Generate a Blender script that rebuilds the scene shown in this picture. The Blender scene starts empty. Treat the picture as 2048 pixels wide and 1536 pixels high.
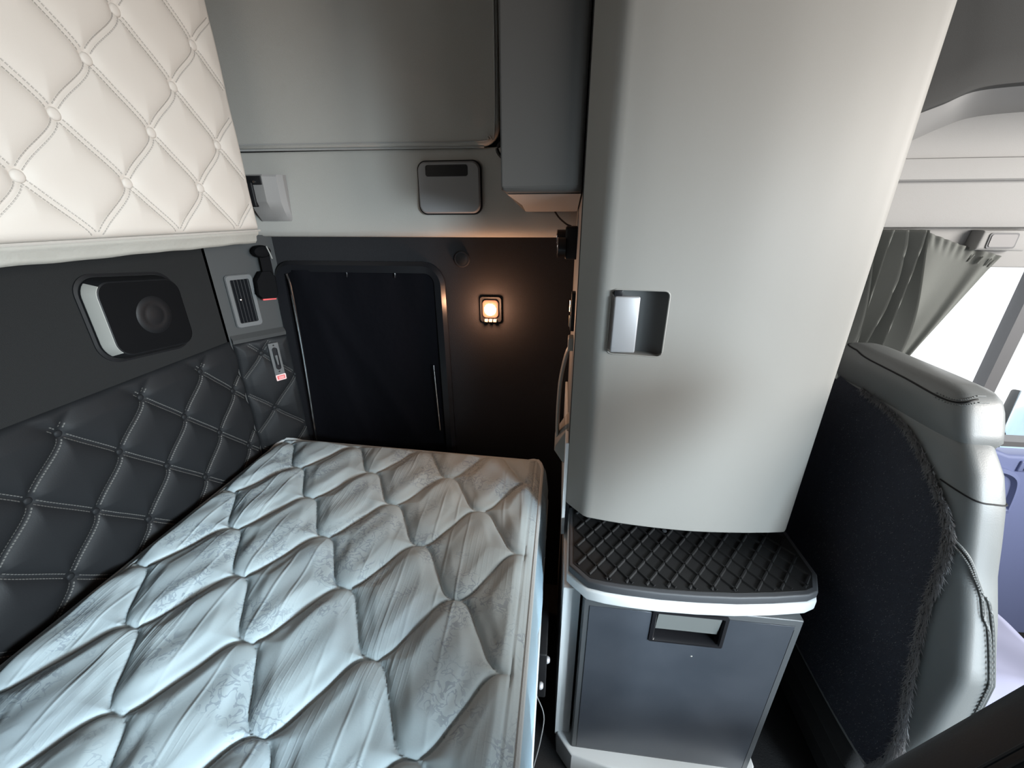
import bpy, bmesh, math, random
import numpy as np
from mathutils import Vector, Matrix
random.seed(7); rng = np.random.default_rng(7)
SC = bpy.context.scene
COL = SC.collection
R = math.radians

# ------------------------------------------------------------------ materials
def mat(name, col, rough=.5, metal=0., spec=.5, bump=None, emit=None, coat=0.):
    """bump = list of (scale, strength, distance)"""
    m = bpy.data.materials.new(name); m.use_nodes = True
    nt = m.node_tree; b = nt.nodes['Principled BSDF']
    b.inputs['Base Color'].default_value = (*col, 1)
    b.inputs['Roughness'].default_value = rough
    b.inputs['Metallic'].default_value = metal
    b.inputs['Specular IOR Level'].default_value = spec
    b.inputs['Coat Weight'].default_value = coat
    if emit:
        b.inputs['Emission Color'].default_value = (*emit[0], 1)
        b.inputs['Emission Strength'].default_value = emit[1]
    if bump:
        tc = nt.nodes.new('ShaderNodeTexCoord'); prev = None
        for sc, st, di in bump:
            n = nt.nodes.new('ShaderNodeTexNoise'); n.inputs['Scale'].default_value = sc
            n.inputs['Detail'].default_value = 2
            nt.links.new(tc.outputs['Object'], n.inputs['Vector'])
            bp = nt.nodes.new('ShaderNodeBump'); bp.inputs['Strength'].default_value = st
            bp.inputs['Distance'].default_value = di
            nt.links.new(n.outputs['Fac'], bp.inputs['Height'])
            if prev: nt.links.new(prev.outputs['Normal'], bp.inputs['Normal'])
            prev = bp
        nt.links.new(prev.outputs['Normal'], b.inputs['Normal'])
    return m

def mottle(m, c1, c2, scale=4, detail=4, lo=.35, hi=.65, stretch=(1, 1, 1)):
    """mix two colours of the surface by a noise field (wear, fabric tone)"""
    nt = m.node_tree; b = nt.nodes['Principled BSDF']
    tc = nt.nodes.new('ShaderNodeTexCoord'); mp = nt.nodes.new('ShaderNodeMapping')
    mp.inputs['Scale'].default_value = stretch
    n = nt.nodes.new('ShaderNodeTexNoise'); n.inputs['Scale'].default_value = scale; n.inputs['Detail'].default_value = detail
    r = nt.nodes.new('ShaderNodeValToRGB')
    r.color_ramp.elements[0].position = lo; r.color_ramp.elements[0].color = (*c1, 1)
    r.color_ramp.elements[1].position = hi; r.color_ramp.elements[1].color = (*c2, 1)
    nt.links.new(tc.outputs['Object'], mp.inputs['Vector']); nt.links.new(mp.outputs['Vector'], n.inputs['Vector'])
    nt.links.new(n.outputs['Fac'], r.inputs['Fac']); nt.links.new(r.outputs['Color'], b.inputs['Base Color'])
    return m

FINE = [(900, .12, .001)]
M = {}
M['wall_dark'] = mat('dark carpet lining', (.020, .0195, .021), .95, spec=.15, bump=[(700, .4, .002)])
M['wall_rear'] = mat('charcoal lining', (.0105, .0105, .0105), .9, spec=.2, bump=[(700, .4, .002)])
M['header'] = mat('grey fabric lining', (.37, .352, .322), .95, spec=.15, bump=[(800, .35, .0015)])
M['piping_grey'] = mat('grey piping', (.30, .295, .285), .8)
M['bunk'] = mat('cream grey vinyl', (.455, .41, .368), .62, spec=.3, bump=[(500, .10, .001)])
M['bunk_thread'] = mat('cream thread', (.34, .31, .28), .9)
M['bunk_lip'] = mat('beige hem', (.29, .275, .245), .8, bump=[(90, .3, .003)])
M['quilt'] = mat('black leatherette', (.0095, .010, .011), .6, spec=.16, bump=[(420, .22, .001)])
M['quilt_thread'] = mat('grey thread', (.075, .072, .067), .85)
M['pillar'] = mat('dark grey plastic', (.038, .038, .0375), .75, spec=.25, bump=FINE)
M['trim_mid'] = mat('mid grey plastic', (.085, .085, .085), .65, spec=.3, bump=FINE)
M['plastic'] = mat('cabinet grey plastic', (.258, .248, .231), .5, spec=.4, bump=[(1100, .10, .0006)])
M['plastic2'] = mat('light grey plastic', (.52, .535, .54), .45, spec=.45, bump=FINE)
M['latch'] = mat('pale grey plastic', (.20, .19, .182), .6, bump=FINE)
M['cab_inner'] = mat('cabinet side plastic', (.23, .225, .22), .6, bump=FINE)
M['locker'] = mat('shaded locker plastic', (.052, .049, .046), .7, spec=.3, bump=FINE)  # locker's shade put into its colour, darker than the plastic itself
M['flap'] = mat('grey flap plastic', (.22, .212, .212), .6, bump=FINE)
M['black'] = mat('black plastic', (.006, .006, .0068), .55, spec=.25, bump=FINE)
M['black_gloss'] = mat('glossy black plastic', (.009, .009, .0105), .3, spec=.35)
M['fridge'] = mat('black door panel', (.035, .04, .048), .34, spec=.5, bump=[(300, .06, .0008)])
mottle(M['fridge'], (.032, .037, .046), (.042, .047, .057), 7, 6)
M['fridge_frame'] = mat('charcoal door frame', (.06, .064, .068), .40, bump=FINE)
M['mat'] = mat('black rubber', (.007, .007, .0075), .6, spec=.3, bump=[(600, .25, .001)])
M['rim_dark'] = mat('dark rubber edge', (.04, .042, .047), .6, bump=FINE)
M['silver'] = mat('satin silver', (.36, .36, .375), .42, metal=.4, bump=FINE)
M['chrome'] = mat('chrome', (.75, .75, .76), .16, metal=1.)
M['brass'] = mat('polished steel', (.72, .70, .60), .2, metal=1.)
M['silver_bez'] = mat('brushed bezel', (.25, .245, .225), .4, metal=.1, bump=FINE)
M['seat'] = mat('dark seat leatherette', (.16, .168, .168), .42, spec=.6, bump=[(450, .16, .001)])
M['seat_thread'] = mat('seat thread', (.22, .23, .23), .7)
M['fur'] = mat('black plush', (.05, .053, .066), 1., spec=.1, bump=[(300, .8, .004)])
M['fur_blade'] = mat('black pile', (.24, .24, .25), .9, spec=.1)
M['skirt'] = mat('black seat skirt', (.014, .014, .015), .85, bump=[(300, .4, .002)])
M['pass'] = mat('black padded vinyl', (.011, .014, .018), .6, spec=.4, bump=[(500, .15, .001)])
M['seat_cover'] = mat('lavender cloth', (.25, .26, .37), .7)
M['door_blue'] = mat('blue grey door plastic', (.15, .18, .33), .5, bump=FINE)
M['curtain'] = mat('grey curtain cloth', (.22, .226, .212), .9, spec=.15, bump=[(700, .3, .0015)])
def translucent(m, col, f):
    nt = m.node_tree; b = nt.nodes['Principled BSDF']; out = nt.nodes['Material Output']
    t = nt.nodes.new('ShaderNodeBsdfTranslucent'); t.inputs['Color'].default_value = (*col, 1)
    mx = nt.nodes.new('ShaderNodeMixShader'); mx.inputs[0].default_value = f
    nt.links.new(b.outputs[0], mx.inputs[1]); nt.links.new(t.outputs[0], mx.inputs[2]); nt.links.new(mx.outputs[0], out.inputs['Surface'])
translucent(M['curtain'], (.34, .35, .33), .35)
M['black_cloth'] = mat('black curtain cloth', (.004, .004, .0055), .9, spec=.06, bump=[(40, .15, .01)])
M['gasket'] = mat('grey rubber gasket', (.10, .10, .105), .6)
M['head'] = mat('light headliner', (.32, .315, .31), .85, spec=.2, bump=[(800, .25, .001)])
M['matte_black'] = mat('matte black', (.0028, .0028, .0032), .8, spec=.08)
M['flap_metal'] = mat('satin flap', (.17, .18, .175), .35, metal=.3)
M['red'] = mat('red print', (.55, .05, .05), .6)
M['white_print'] = mat('pale pink label', (.72, .48, .46), .6)
M['floor'] = mat('black floor mat', (.012, .012, .013), .8, bump=[(200, .4, .002)])
M['asphalt'] = mat('pale tarmac', (.72, .72, .72), .9)
M['car'] = mat('pale blue car paint', (.42, .58, .68), .25, coat=.6)
M['car_glass'] = mat('dark car glass', (.03, .04, .05), .1)
M['tyre'] = mat('tyre rubber', (.02, .02, .02), .8)
M['lamp_glass'] = mat('headlamp glass', (.75, .8, .8), .1)
M['bulb'] = mat('glowing bulb', (1, .8, .6), .4, emit=((1, .72, .48), 90))
M['lens'] = mat('lamp lens', (.10, .05, .035), .3, emit=((1, .42, .24), .30))
M['mat_side'] = mat('pale blue ticking', (.25, .36, .44), .7, bump=[(60, .4, .004)])
M['mat_tape'] = mat('white edge tape', (.38, .41, .42), .75, bump=[(300, .4, .002)])

def mattress_material():
    m = mat('quilted mattress cover', (.355, .412, .432), .72, spec=.25)
    nt = m.node_tree; b = nt.nodes['Principled BSDF']; L = nt.links.new
    tc = nt.nodes.new('ShaderNodeTexCoord')
    def mapping(scale, rot=0):
        mp = nt.nodes.new('ShaderNodeMapping'); mp.inputs['Scale'].default_value = scale
        mp.inputs['Rotation'].default_value = (0, 0, rot); L(tc.outputs['Object'], mp.inputs['Vector']); return mp
    def noise(vec, sc, det=2., dist=0.):
        n = nt.nodes.new('ShaderNodeTexNoise'); n.inputs['Scale'].default_value = sc; n.inputs['Detail'].default_value = det
        n.inputs['Distortion'].default_value = dist; L(vec.outputs['Vector'], n.inputs['Vector']); return n
    def math_(op, a, bb=None, clamp=False):
        n = nt.nodes.new('ShaderNodeMath'); n.operation = op; n.use_clamp = clamp
        for i, v in enumerate((a, bb)):
            if v is None: continue
            if isinstance(v, (int, float)): n.inputs[i].default_value = v
            else: L(v, n.inputs[i])
        return n.outputs[0]
    one = mapping((1, 1, 1))
    # printed sprigs: contour lines of a noise field, only inside scattered patches
    n1 = noise(one, 46, 2.5, .9)
    lines = math_('LESS_THAN', math_('ABSOLUTE', math_('SUBTRACT', n1.outputs['Fac'], .5)), .036)
    patch = noise(one, 9, 1.)
    pm = math_('MULTIPLY', math_('SUBTRACT', patch.outputs['Fac'], .50), 9, True)
    fac = math_('MULTIPLY', math_('MULTIPLY', lines, pm), .42)
    mix = nt.nodes.new('ShaderNodeMix'); mix.data_type = 'RGBA'
    mix.inputs[6].default_value = (.355, .412, .432, 1); mix.inputs[7].default_value = (.12, .15, .19, 1)
    L(fac, mix.inputs[0])
    # soft wear
    w = noise(one, 5, 5)
    mix2 = nt.nodes.new('ShaderNodeMix'); mix2.data_type = 'RGBA'; mix2.blend_type = 'MULTIPLY'
    L(math_('MULTIPLY', math_('SUBTRACT', w.outputs['Fac'], .48), 2.2, True), mix2.inputs[0])
    L(mix.outputs[2], mix2.inputs[6]); mix2.inputs[7].default_value = (.78, .80, .84, 1)
    L(mix2.outputs[2], b.inputs['Base Color'])
    # pulled threads / wrinkles in two directions: thin ridges, only in patches
    prev = None
    def ridge(vec, sc, dist, pw, msc, lo, st, di, det=2.):
        nonlocal prev
        w = nt.nodes.new('ShaderNodeTexWave'); w.wave_type = 'BANDS'; w.bands_direction = 'X'
        w.inputs['Scale'].default_value = sc; w.inputs['Distortion'].default_value = dist; w.inputs['Detail'].default_value = det; w.inputs['Detail Scale'].default_value = .6
        L(vec.outputs['Vector'], w.inputs['Vector'])
        mk = noise(mapping(msc, .2), 1., 1.5)
        h = math_('MULTIPLY', math_('POWER', w.outputs['Fac'], pw), math_('MULTIPLY', math_('SUBTRACT', mk.outputs['Fac'], lo), 6, True))
        bp = nt.nodes.new('ShaderNodeBump'); bp.inputs['Strength'].default_value = st; bp.inputs['Distance'].default_value = di
        L(h, bp.inputs['Height'])
        if prev: L(prev.outputs['Normal'], bp.inputs['Normal'])
        prev = bp
    ridge(mapping((1, .22, 1), R(-17)), 7, 3.4, 16, (12, 3, 1), .48, .42, .0035)
    ridge(mapping((.22, 1, 1), R(-6)), 7, 3.2, 16, (3, 14, 1), .50, .42, .0035)
    ridge(mapping((1, .12, 1), R(-14)), 26, 4., 8, (9, 4, 1), .52, .2, .0018)
    ridge(mapping((1, .2, 1), R(84)), 24, 4., 8, (4, 9, 1), .52, .2, .0018)
    n = noise(one, 260, 2.); bp = nt.nodes.new('ShaderNodeBump'); bp.inputs['Strength'].default_value = .12; bp.inputs['Distance'].default_value = .001
    L(n.outputs['Fac'], bp.inputs['Height']); L(prev.outputs['Normal'], bp.inputs['Normal']); prev = bp
    L(prev.outputs['Normal'], b.inputs['Normal'])
    return m
M['mattress'] = mattress_material()

# ------------------------------------------------------------------ builders
def obj(name, verts, faces, m, parent=None, smooth=True, ang=38):
    me = bpy.data.meshes.new(name)
    me.from_pydata([tuple(map(float, v)) for v in verts], [], [tuple(map(int, f)) for f in faces])
    me.update()
    bm = bmesh.new(); bm.from_mesh(me); bmesh.ops.recalc_face_normals(bm, faces=bm.faces); bm.to_mesh(me); bm.free()
    return link(name, me, m, parent, smooth, ang)

def link(name, me, m, parent=None, smooth=True, ang=38):
    me.name = name
    if smooth:
        me.polygons.foreach_set('use_smooth', [True] * len(me.polygons))
        me.set_sharp_from_angle(angle=R(ang))
    o = bpy.data.objects.new(name, me); COL.objects.link(o)
    if m: me.materials.append(m)
    if parent: o.parent = parent
    return o

def from_bm(name, bm, m, parent=None, smooth=True, ang=38):
    bmesh.ops.recalc_face_normals(bm, faces=bm.faces)
    me = bpy.data.meshes.new(name); bm.to_mesh(me); bm.free()
    return link(name, me, m, parent, smooth, ang)

def tag(o, label, cat=None, group=None, kind=None):
    o['label'] = label
    if cat: o['category'] = cat
    if group: o['group'] = group
    if kind: o['kind'] = kind
    return o

def thing(name, label, cat, group=None):
    """root Empty; geometry below is written in world coordinates, so the Empty sits at the origin until settle()"""
    o = bpy.data.objects.new(name, None); COL.objects.link(o); o.empty_display_size = .05
    return tag(o, label, cat, group)

def struct(o, label, cat):
    return tag(o, label, cat, kind='structure')

class G:
    """geometry collector"""
    def __init__(s): s.v, s.f = [], []
    def add(s, v, f):
        n = len(s.v); s.v += [tuple(x) for x in v]; s.f += [tuple(i + n for i in q) for q in f]; return s
    def box(s, x0, x1, y0, y1, z0, z1):
        v = [(x, y, z) for x in (x0, x1) for y in (y0, y1) for z in (z0, z1)]
        return s.add(v, [(0, 1, 3, 2), (4, 6, 7, 5), (0, 4, 5, 1), (2, 3, 7, 6), (0, 2, 6, 4), (1, 5, 7, 3)])
    def tube(s, pts, r, n=8, closed=False, flat=1., up=None):
        pts = [Vector(p) for p in pts]; rings = []
        for i, p in enumerate(pts):
            a = pts[i - 1] if (i or closed) else pts[i]; b = pts[(i + 1) % len(pts)] if (i < len(pts) - 1 or closed) else pts[i]
            t = (b - a).normalized(); u = Vector(up) if up else (Vector((0, 0, 1)) if abs(t.z) < .9 else Vector((1, 0, 0)))
            e1 = t.cross(u).normalized(); e2 = e1.cross(t).normalized()
            rr = r[i] if hasattr(r, '__len__') else r
            rings.append([p + e1 * rr * math.cos(2 * math.pi * k / n) + e2 * rr * flat * math.sin(2 * math.pi * k / n) for k in range(n)])
        v = [q for g in rings for q in g]; f = []
        m = len(rings)
        for i in range(m if closed else m - 1):
            for k in range(n):
                f.append((i * n + k, i * n + (k + 1) % n, ((i + 1) % m) * n + (k + 1) % n, ((i + 1) % m) * n + k))
        if not closed: f += [tuple(range(n)), tuple((m - 1) * n + k for k in range(n))]
        return s.add(v, f)
    def rings(s, rings, cap=(True, True)):
        n = len(rings[0]); v = [q for g in rings for q in g]; f = []
        for i in range(len(rings) - 1):
            for k in range(n):
                f.append((i * n + k, i * n + (k + 1) % n, (i + 1) * n + (k + 1) % n, (i + 1) * n + k))
        if cap[0]: f.append(tuple(range(n)))
        if cap[1]: f.append(tuple((len(rings) - 1) * n + k for k in range(n)))
        return s.add(v, f)
    def cyl(s, a, b, r0, r1=None, n=20):
        return s.tube([a, b], [r0, r0 if r1 is None else r1], n)
    def build(s, name, m, parent=None, smooth=True, ang=38): return obj(name, s.v, s.f, m, parent, smooth, ang)

def bbox_obj(name, x0, x1, y0, y1, z0, z1, m, parent=None, bev=.004, seg=3):
    bm = bmesh.new()
    g = G().box(x0, x1, y0, y1, z0, z1)
    vs = [bm.verts.new(v) for v in g.v]
    for f in g.f: bm.faces.new([vs[i] for i in f])
    bmesh.ops.recalc_face_normals(bm, faces=bm.faces)
    bmesh.ops.bevel(bm, geom=list(bm.edges), offset=bev, segments=seg, profile=.5, affect='EDGES')
    return from_bm(name, bm, m, parent)

def prism(name, outline, z0, z1, m, parent=None, bev=.004, seg=3, axis='z', ang=38):
    """outline of (a,b) extruded along axis: z -> (a,b,z), y -> (a,y,b), x -> (x,a,b)"""
    def P(a, b, c): return {'z': (a, b, c), 'y': (a, c, b), 'x': (c, a, b)}[axis]
    bm = bmesh.new()
    lo = [bm.verts.new(P(a, b, z0)) for a, b in outline]; hi = [bm.verts.new(P(a, b, z1)) for a, b in outline]
    n = len(outline); caps = [bm.faces.new(lo), bm.faces.new(hi)]
    for i in range(n): bm.faces.new((lo[i], lo[(i + 1) % n], hi[(i + 1) % n], hi[i]))
    bmesh.ops.recalc_face_normals(bm, faces=bm.faces)
    if bev:
        es = {e for c in caps for e in c.edges}
        bmesh.ops.bevel(bm, geom=list(es), offset=bev, segments=seg, profile=.5, affect='EDGES')
    return from_bm(name, bm, m, parent, ang=ang)

def rrect(x0, x1, z0, z1, r, n=6):
    out = []
    for cx, cz, a0 in ((x1 - r, z1 - r, 0), (x0 + r, z1 - r, 90), (x0 + r, z0 + r, 180), (x1 - r, z0 + r, 270)):
        for k in range(n + 1):
            a = R(a0 + 90 * k / n); out.append((cx + r * math.cos(a), cz + r * math.sin(a)))
    return out

def smooth_line(pts, n=8):
    """Catmull-Rom through the points"""
    P = [np.array(p, float) for p in pts]; P = [2 * P[0] - P[1]] + P + [2 * P[-1] - P[-2]]; out = []
    for i in range(1, len(P) - 2):
        for k in range(n):
            t = k / n; a, b, c, d = P[i - 1], P[i], P[i + 1], P[i + 2]
            out.append(.5 * (2 * b + (c - a) * t + (2 * a - 5 * b + 4 * c - d) * t * t + (3 * b - a - 3 * c + d) * t ** 3))
    out.append(P[-2]); return [tuple(p) for p in out]

def ring_frame(outs, ins, ys):
    """frame between outlines: list of (outline, y) rings, closed loop (torus)"""
def lathe(c, axis, prof, n=24):
    """profile [(r, h)] about axis through c"""
    ax = Vector(axis).normalized(); u = ax.orthogonal().normalized(); w = ax.cross(u); c = Vector(c)
    g = G(); g.rings([[c + ax * h + (u * math.cos(2 * math.pi * k / n) + w * math.sin(2 * math.pi * k / n)) * max(r, 1e-5) for k in range(n)] for r, h in prof])
    return g

def grid_faces(nu, nv):
    i, j = np.meshgrid(np.arange(nu - 1), np.arange(nv - 1), indexing='ij'); a = (i * nv + j).ravel()
    return np.stack([a, a + nv, a + nv + 1, a + 1], 1)

def grid_obj(name, Pts, m, parent=None, ang=60, flip=False, keep=None):
    """Pts (nu,nv,3)"""
    nu, nv = Pts.shape[:2]; V = Pts.reshape(-1, 3).astype(np.float32); F = grid_faces(nu, nv)
    if keep is not None: F = F[keep[F].all(1)]
    if flip: F = F[:, ::-1]
    me = bpy.data.meshes.new(name); me.vertices.add(len(V)); me.vertices.foreach_set('co', V.ravel())
    me.loops.add(F.size); me.loops.foreach_set('vertex_index', F.ravel().astype(np.int32))
    me.polygons.add(len(F)); me.polygons.foreach_set('loop_start', np.arange(0, F.size, 4, dtype=np.int32))
    me.update(calc_edges=True); me.validate()
    if keep is not None:
        bm = bmesh.new(); bm.from_mesh(me); bmesh.ops.delete(bm, geom=[v for v in bm.verts if not v.link_faces], context='VERTS'); bm.to_mesh(me); bm.free()
    return link(name, me, m, parent, True, ang)

def stepf(t, k):
    i = np.floor(t); f = t - i; return i + (1 - k) * f + k * f * f * (3 - 2 * f)

def quilt_fields(a, b, a0, b0, ha, hb, k1, k2):
    """distance to the nearest diamond seam and to the nearest crossing; seams run up along b"""
    u = (a - a0) / ha; w = (b - b0) / hb
    A = (u - stepf(w, k1)) / 2; B = (u + stepf(w, k2)) / 2
    g = math.sqrt(1 + (ha / hb) ** 2)
    d1 = np.abs(A - np.round(A)) * 2 * ha / g; d2 = np.abs(B - np.round(B)) * 2 * ha / g
    iu, iw = np.round(u), np.round(w); best = np.full(np.shape(u), 9.)
    for di in (-1, 0, 1):
        for dj in (-1, 0, 1):
            pu, pw = iu + di, iw + dj; ok = (np.mod(pu + pw, 2) == 0)
            d = np.hypot((u - pu) * ha, (w - pw) * hb); best = np.where(ok, np.minimum(best, d), best)
    return np.minimum(d1, d2), best

def stitches(a0, b0, ha, hb, k1, k2, box, off, place, pitch=.0062, ln=.0042, th=.0009):
    """small thread dashes on both sides of every seam; place(a,b)->Vector on the cushion, returns geometry"""
    g = G(); A0, A1, B0, B1 = box
    for fam, k in ((1, k1), (-1, k2)):
        for c in range(-60, 61, 2):
            t = np.arange((B0 - b0) / hb, (B1 - b0) / hb, .002)
            aa = a0 + ha * (c + fam * stepf(t, k)); bb = b0 + hb * t
            if not ((aa > A0) & (aa < A1)).any(): continue
            s = np.concatenate([[0], np.cumsum(np.hypot(np.diff(aa), np.diff(bb)))])
            for q in np.arange(0, s[-1] - pitch, pitch):
                i, j = np.searchsorted(s, q), np.searchsorted(s, q + ln)
                j = min(j, len(s) - 1)
                if not (A0 < aa[i] < A1 and A0 < aa[j] < A1): continue
                d = np.array([aa[j] - aa[i], bb[j] - bb[i]]); L = np.hypot(*d)
                if L < 1e-6: continue
                n = np.array([-d[1], d[0]]) / L
                fu = (aa[i] - a0) / ha; fw = t[i]
                ru, rw = round(fu), round(fw)
                if (ru + rw) % 2 == 0 and math.hypot((fu - ru) * ha, (fw - rw) * hb) < .013: continue
                for sgn in (-1, 1):
                    p, r = (aa[i], bb[i]) + n * off * sgn, (aa[j], bb[j]) + n * off * sgn
                    vs = []
                    for e in (p, r):
                        for w2 in (-th, th):
                            for hgt in (0, th * 1.6): vs.append(place(e[0] + n[0] * w2, e[1] + n[1] * w2, hgt))
                    g.add(vs, [(0, 1, 3, 2), (4, 6, 7, 5), (0, 4, 5, 1), (2, 3, 7, 6), (1, 5, 7, 3), (0, 2, 6, 4)])
    return g

def button(name, c, axis, r, m, parent, h=.005):
    return lathe(c, axis, [(r * .9, -.003), (r, 0), (r * .97, h * .35), (r * .8, h * .75), (r * .5, h * .95), (0, h)], 20).build(name, m, parent, ang=80)

# ------------------------------------------------------------------ setting
def wall(name, g, m, label, cat='wall'): return struct(g.build(name, m, smooth=False), label, cat)

wall('floor', G().box(-1.25, 2.3, -1.05, 1.42, -.06, 0), M['floor'], 'black floor between bunk and seats', 'floor')
wall('ceiling', G().box(-1.25, 2.3, -1.05, 1.42, 2.35, 2.4), M['trim_mid'], 'light roof lining over the sleeper', 'ceiling')
wall('wall_rear', G().box(-1.25, -1.10, -1.05, 1.42, 0, 2.35), M['wall_rear'], 'charcoal rear wall behind the bunk', 'wall')
wall('wall_left', G().box(-1.10, .62, 1.365, 1.42, 0, 2.35).box(.62, 2.3, 1.365, 1.42, 1.44, 2.35), M['wall_dark'], 'dark side wall beyond the foot of the bunk', 'wall')
wall('wall_right', G().box(-1.10, .85, -1.05, -1.0, 0, 2.35).box(2.05, 2.3, -1.05, -1.0, 0, 2.35).box(.85, 2.05, -1.05, -1.0, 1.82, 2.35).box(.85, 2.05, -1.05, -1.0, 0, .30), M['pillar'], 'side wall with the open door, opposite the bunk foot', 'wall')
wall('wall_front', G().box(2.25, 2.3, -1.0, 1.365, 0, .95).box(2.25, 2.3, -1.0, 1.365, 2.2, 2.35), M['pillar'], 'front of the cab below and above the windscreen', 'wall')

# upholstered header strip with a soft roll at its lower edge
def header_strip():
    prof = [(1.366, 1.478), (1.350, 1.480), (1.342, 1.486), (1.334, 1.50), (1.331, 1.53), (1.333, 1.58), (1.338, 1.65), (1.343, 1.70), (1.345, 1.722), (1.352, 1.727), (1.366, 1.728)]
    xs = np.linspace(-1.06, .62, 22)
    P = np.array([[(x, y, z) for y, z in smooth_line(prof, 4)] for x in xs])
    return grid_obj('trim_1', P, M['header'])
struct(header_strip(), 'grey fabric strip with rounded lower edge above the dark side wall', 'trim')

def upper_pad():
    o = [(-1.06, 1.734), (-.245, 1.728)] + [(-.245 + .05 * math.sin(R(a)), 1.778 - .05 * math.cos(R(a))) for a in (15, 30, 45, 60, 75, 90)] + [(-.193, 2.34), (-1.06, 2.34)]
    p = prism('trim_2', o, 1.328, 1.364, M['header'], bev=.010, seg=4, axis='y')
    line = [(-1.05, 1.326, 1.745), (-.6, 1.326, 1.742), (-.262, 1.326, 1.739), (-.225, 1.326, 1.752), (-.206, 1.326, 1.79), (-.204, 1.326, 2.3)]
    G().tube(smooth_line(line, 6), .0018, 6).build('piping', M['piping_grey'], p)
    G().tube([(-1.05, 1.335, 1.731), (-.24, 1.335, 1.726)], .003, 6).build('piping', M['piping_grey'], p)
    return p
struct(upper_pad(), 'large grey upholstered pad above the fabric strip', 'trim')

# ------------------------------------------------------------------ corner pillar (bevelled between rear and side wall)
PA, PB = Vector((-1.10, 1.20, 0)), Vector((-.985, 1.366, 0))
pd = (PB - PA).normalized(); pn = Vector((pd.y, -pd.x, 0))      # along, and out of the wall
def onp(a, z, h=0):                                              # a metres along, z up, h off the pillar
    q = PA + pd * a + pn * h; return Vector((q.x, q.y, z))
g = G(); g.rings([[(-1.10, 1.19, z), tuple(onp(0, z)), tuple(onp(.205, z)), (-.97, 1.38, z), (-1.10, 1.38, z)] for z in (0, 1.485)])
struct(g.build('trim_3', M['pillar'], smooth=False), 'dark grey angled corner panel between rear and side wall', 'trim')
g = G(); g.rings([[onp(a, z, h) for a, z, h in ((.005, 1.145, 0), (.005, 1.145, .012), (.005, 1.158, .016), (.005, 1.172, 0))], [onp(a, z, h) for a, z, h in ((.175, 1.145, 0), (.175, 1.145, .012), (.175, 1.158, .016), (.175, 1.172, 0))]])
struct(g.build('trim_4', M['pillar']), 'small dark ledge under the corner air vent', 'trim')

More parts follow.
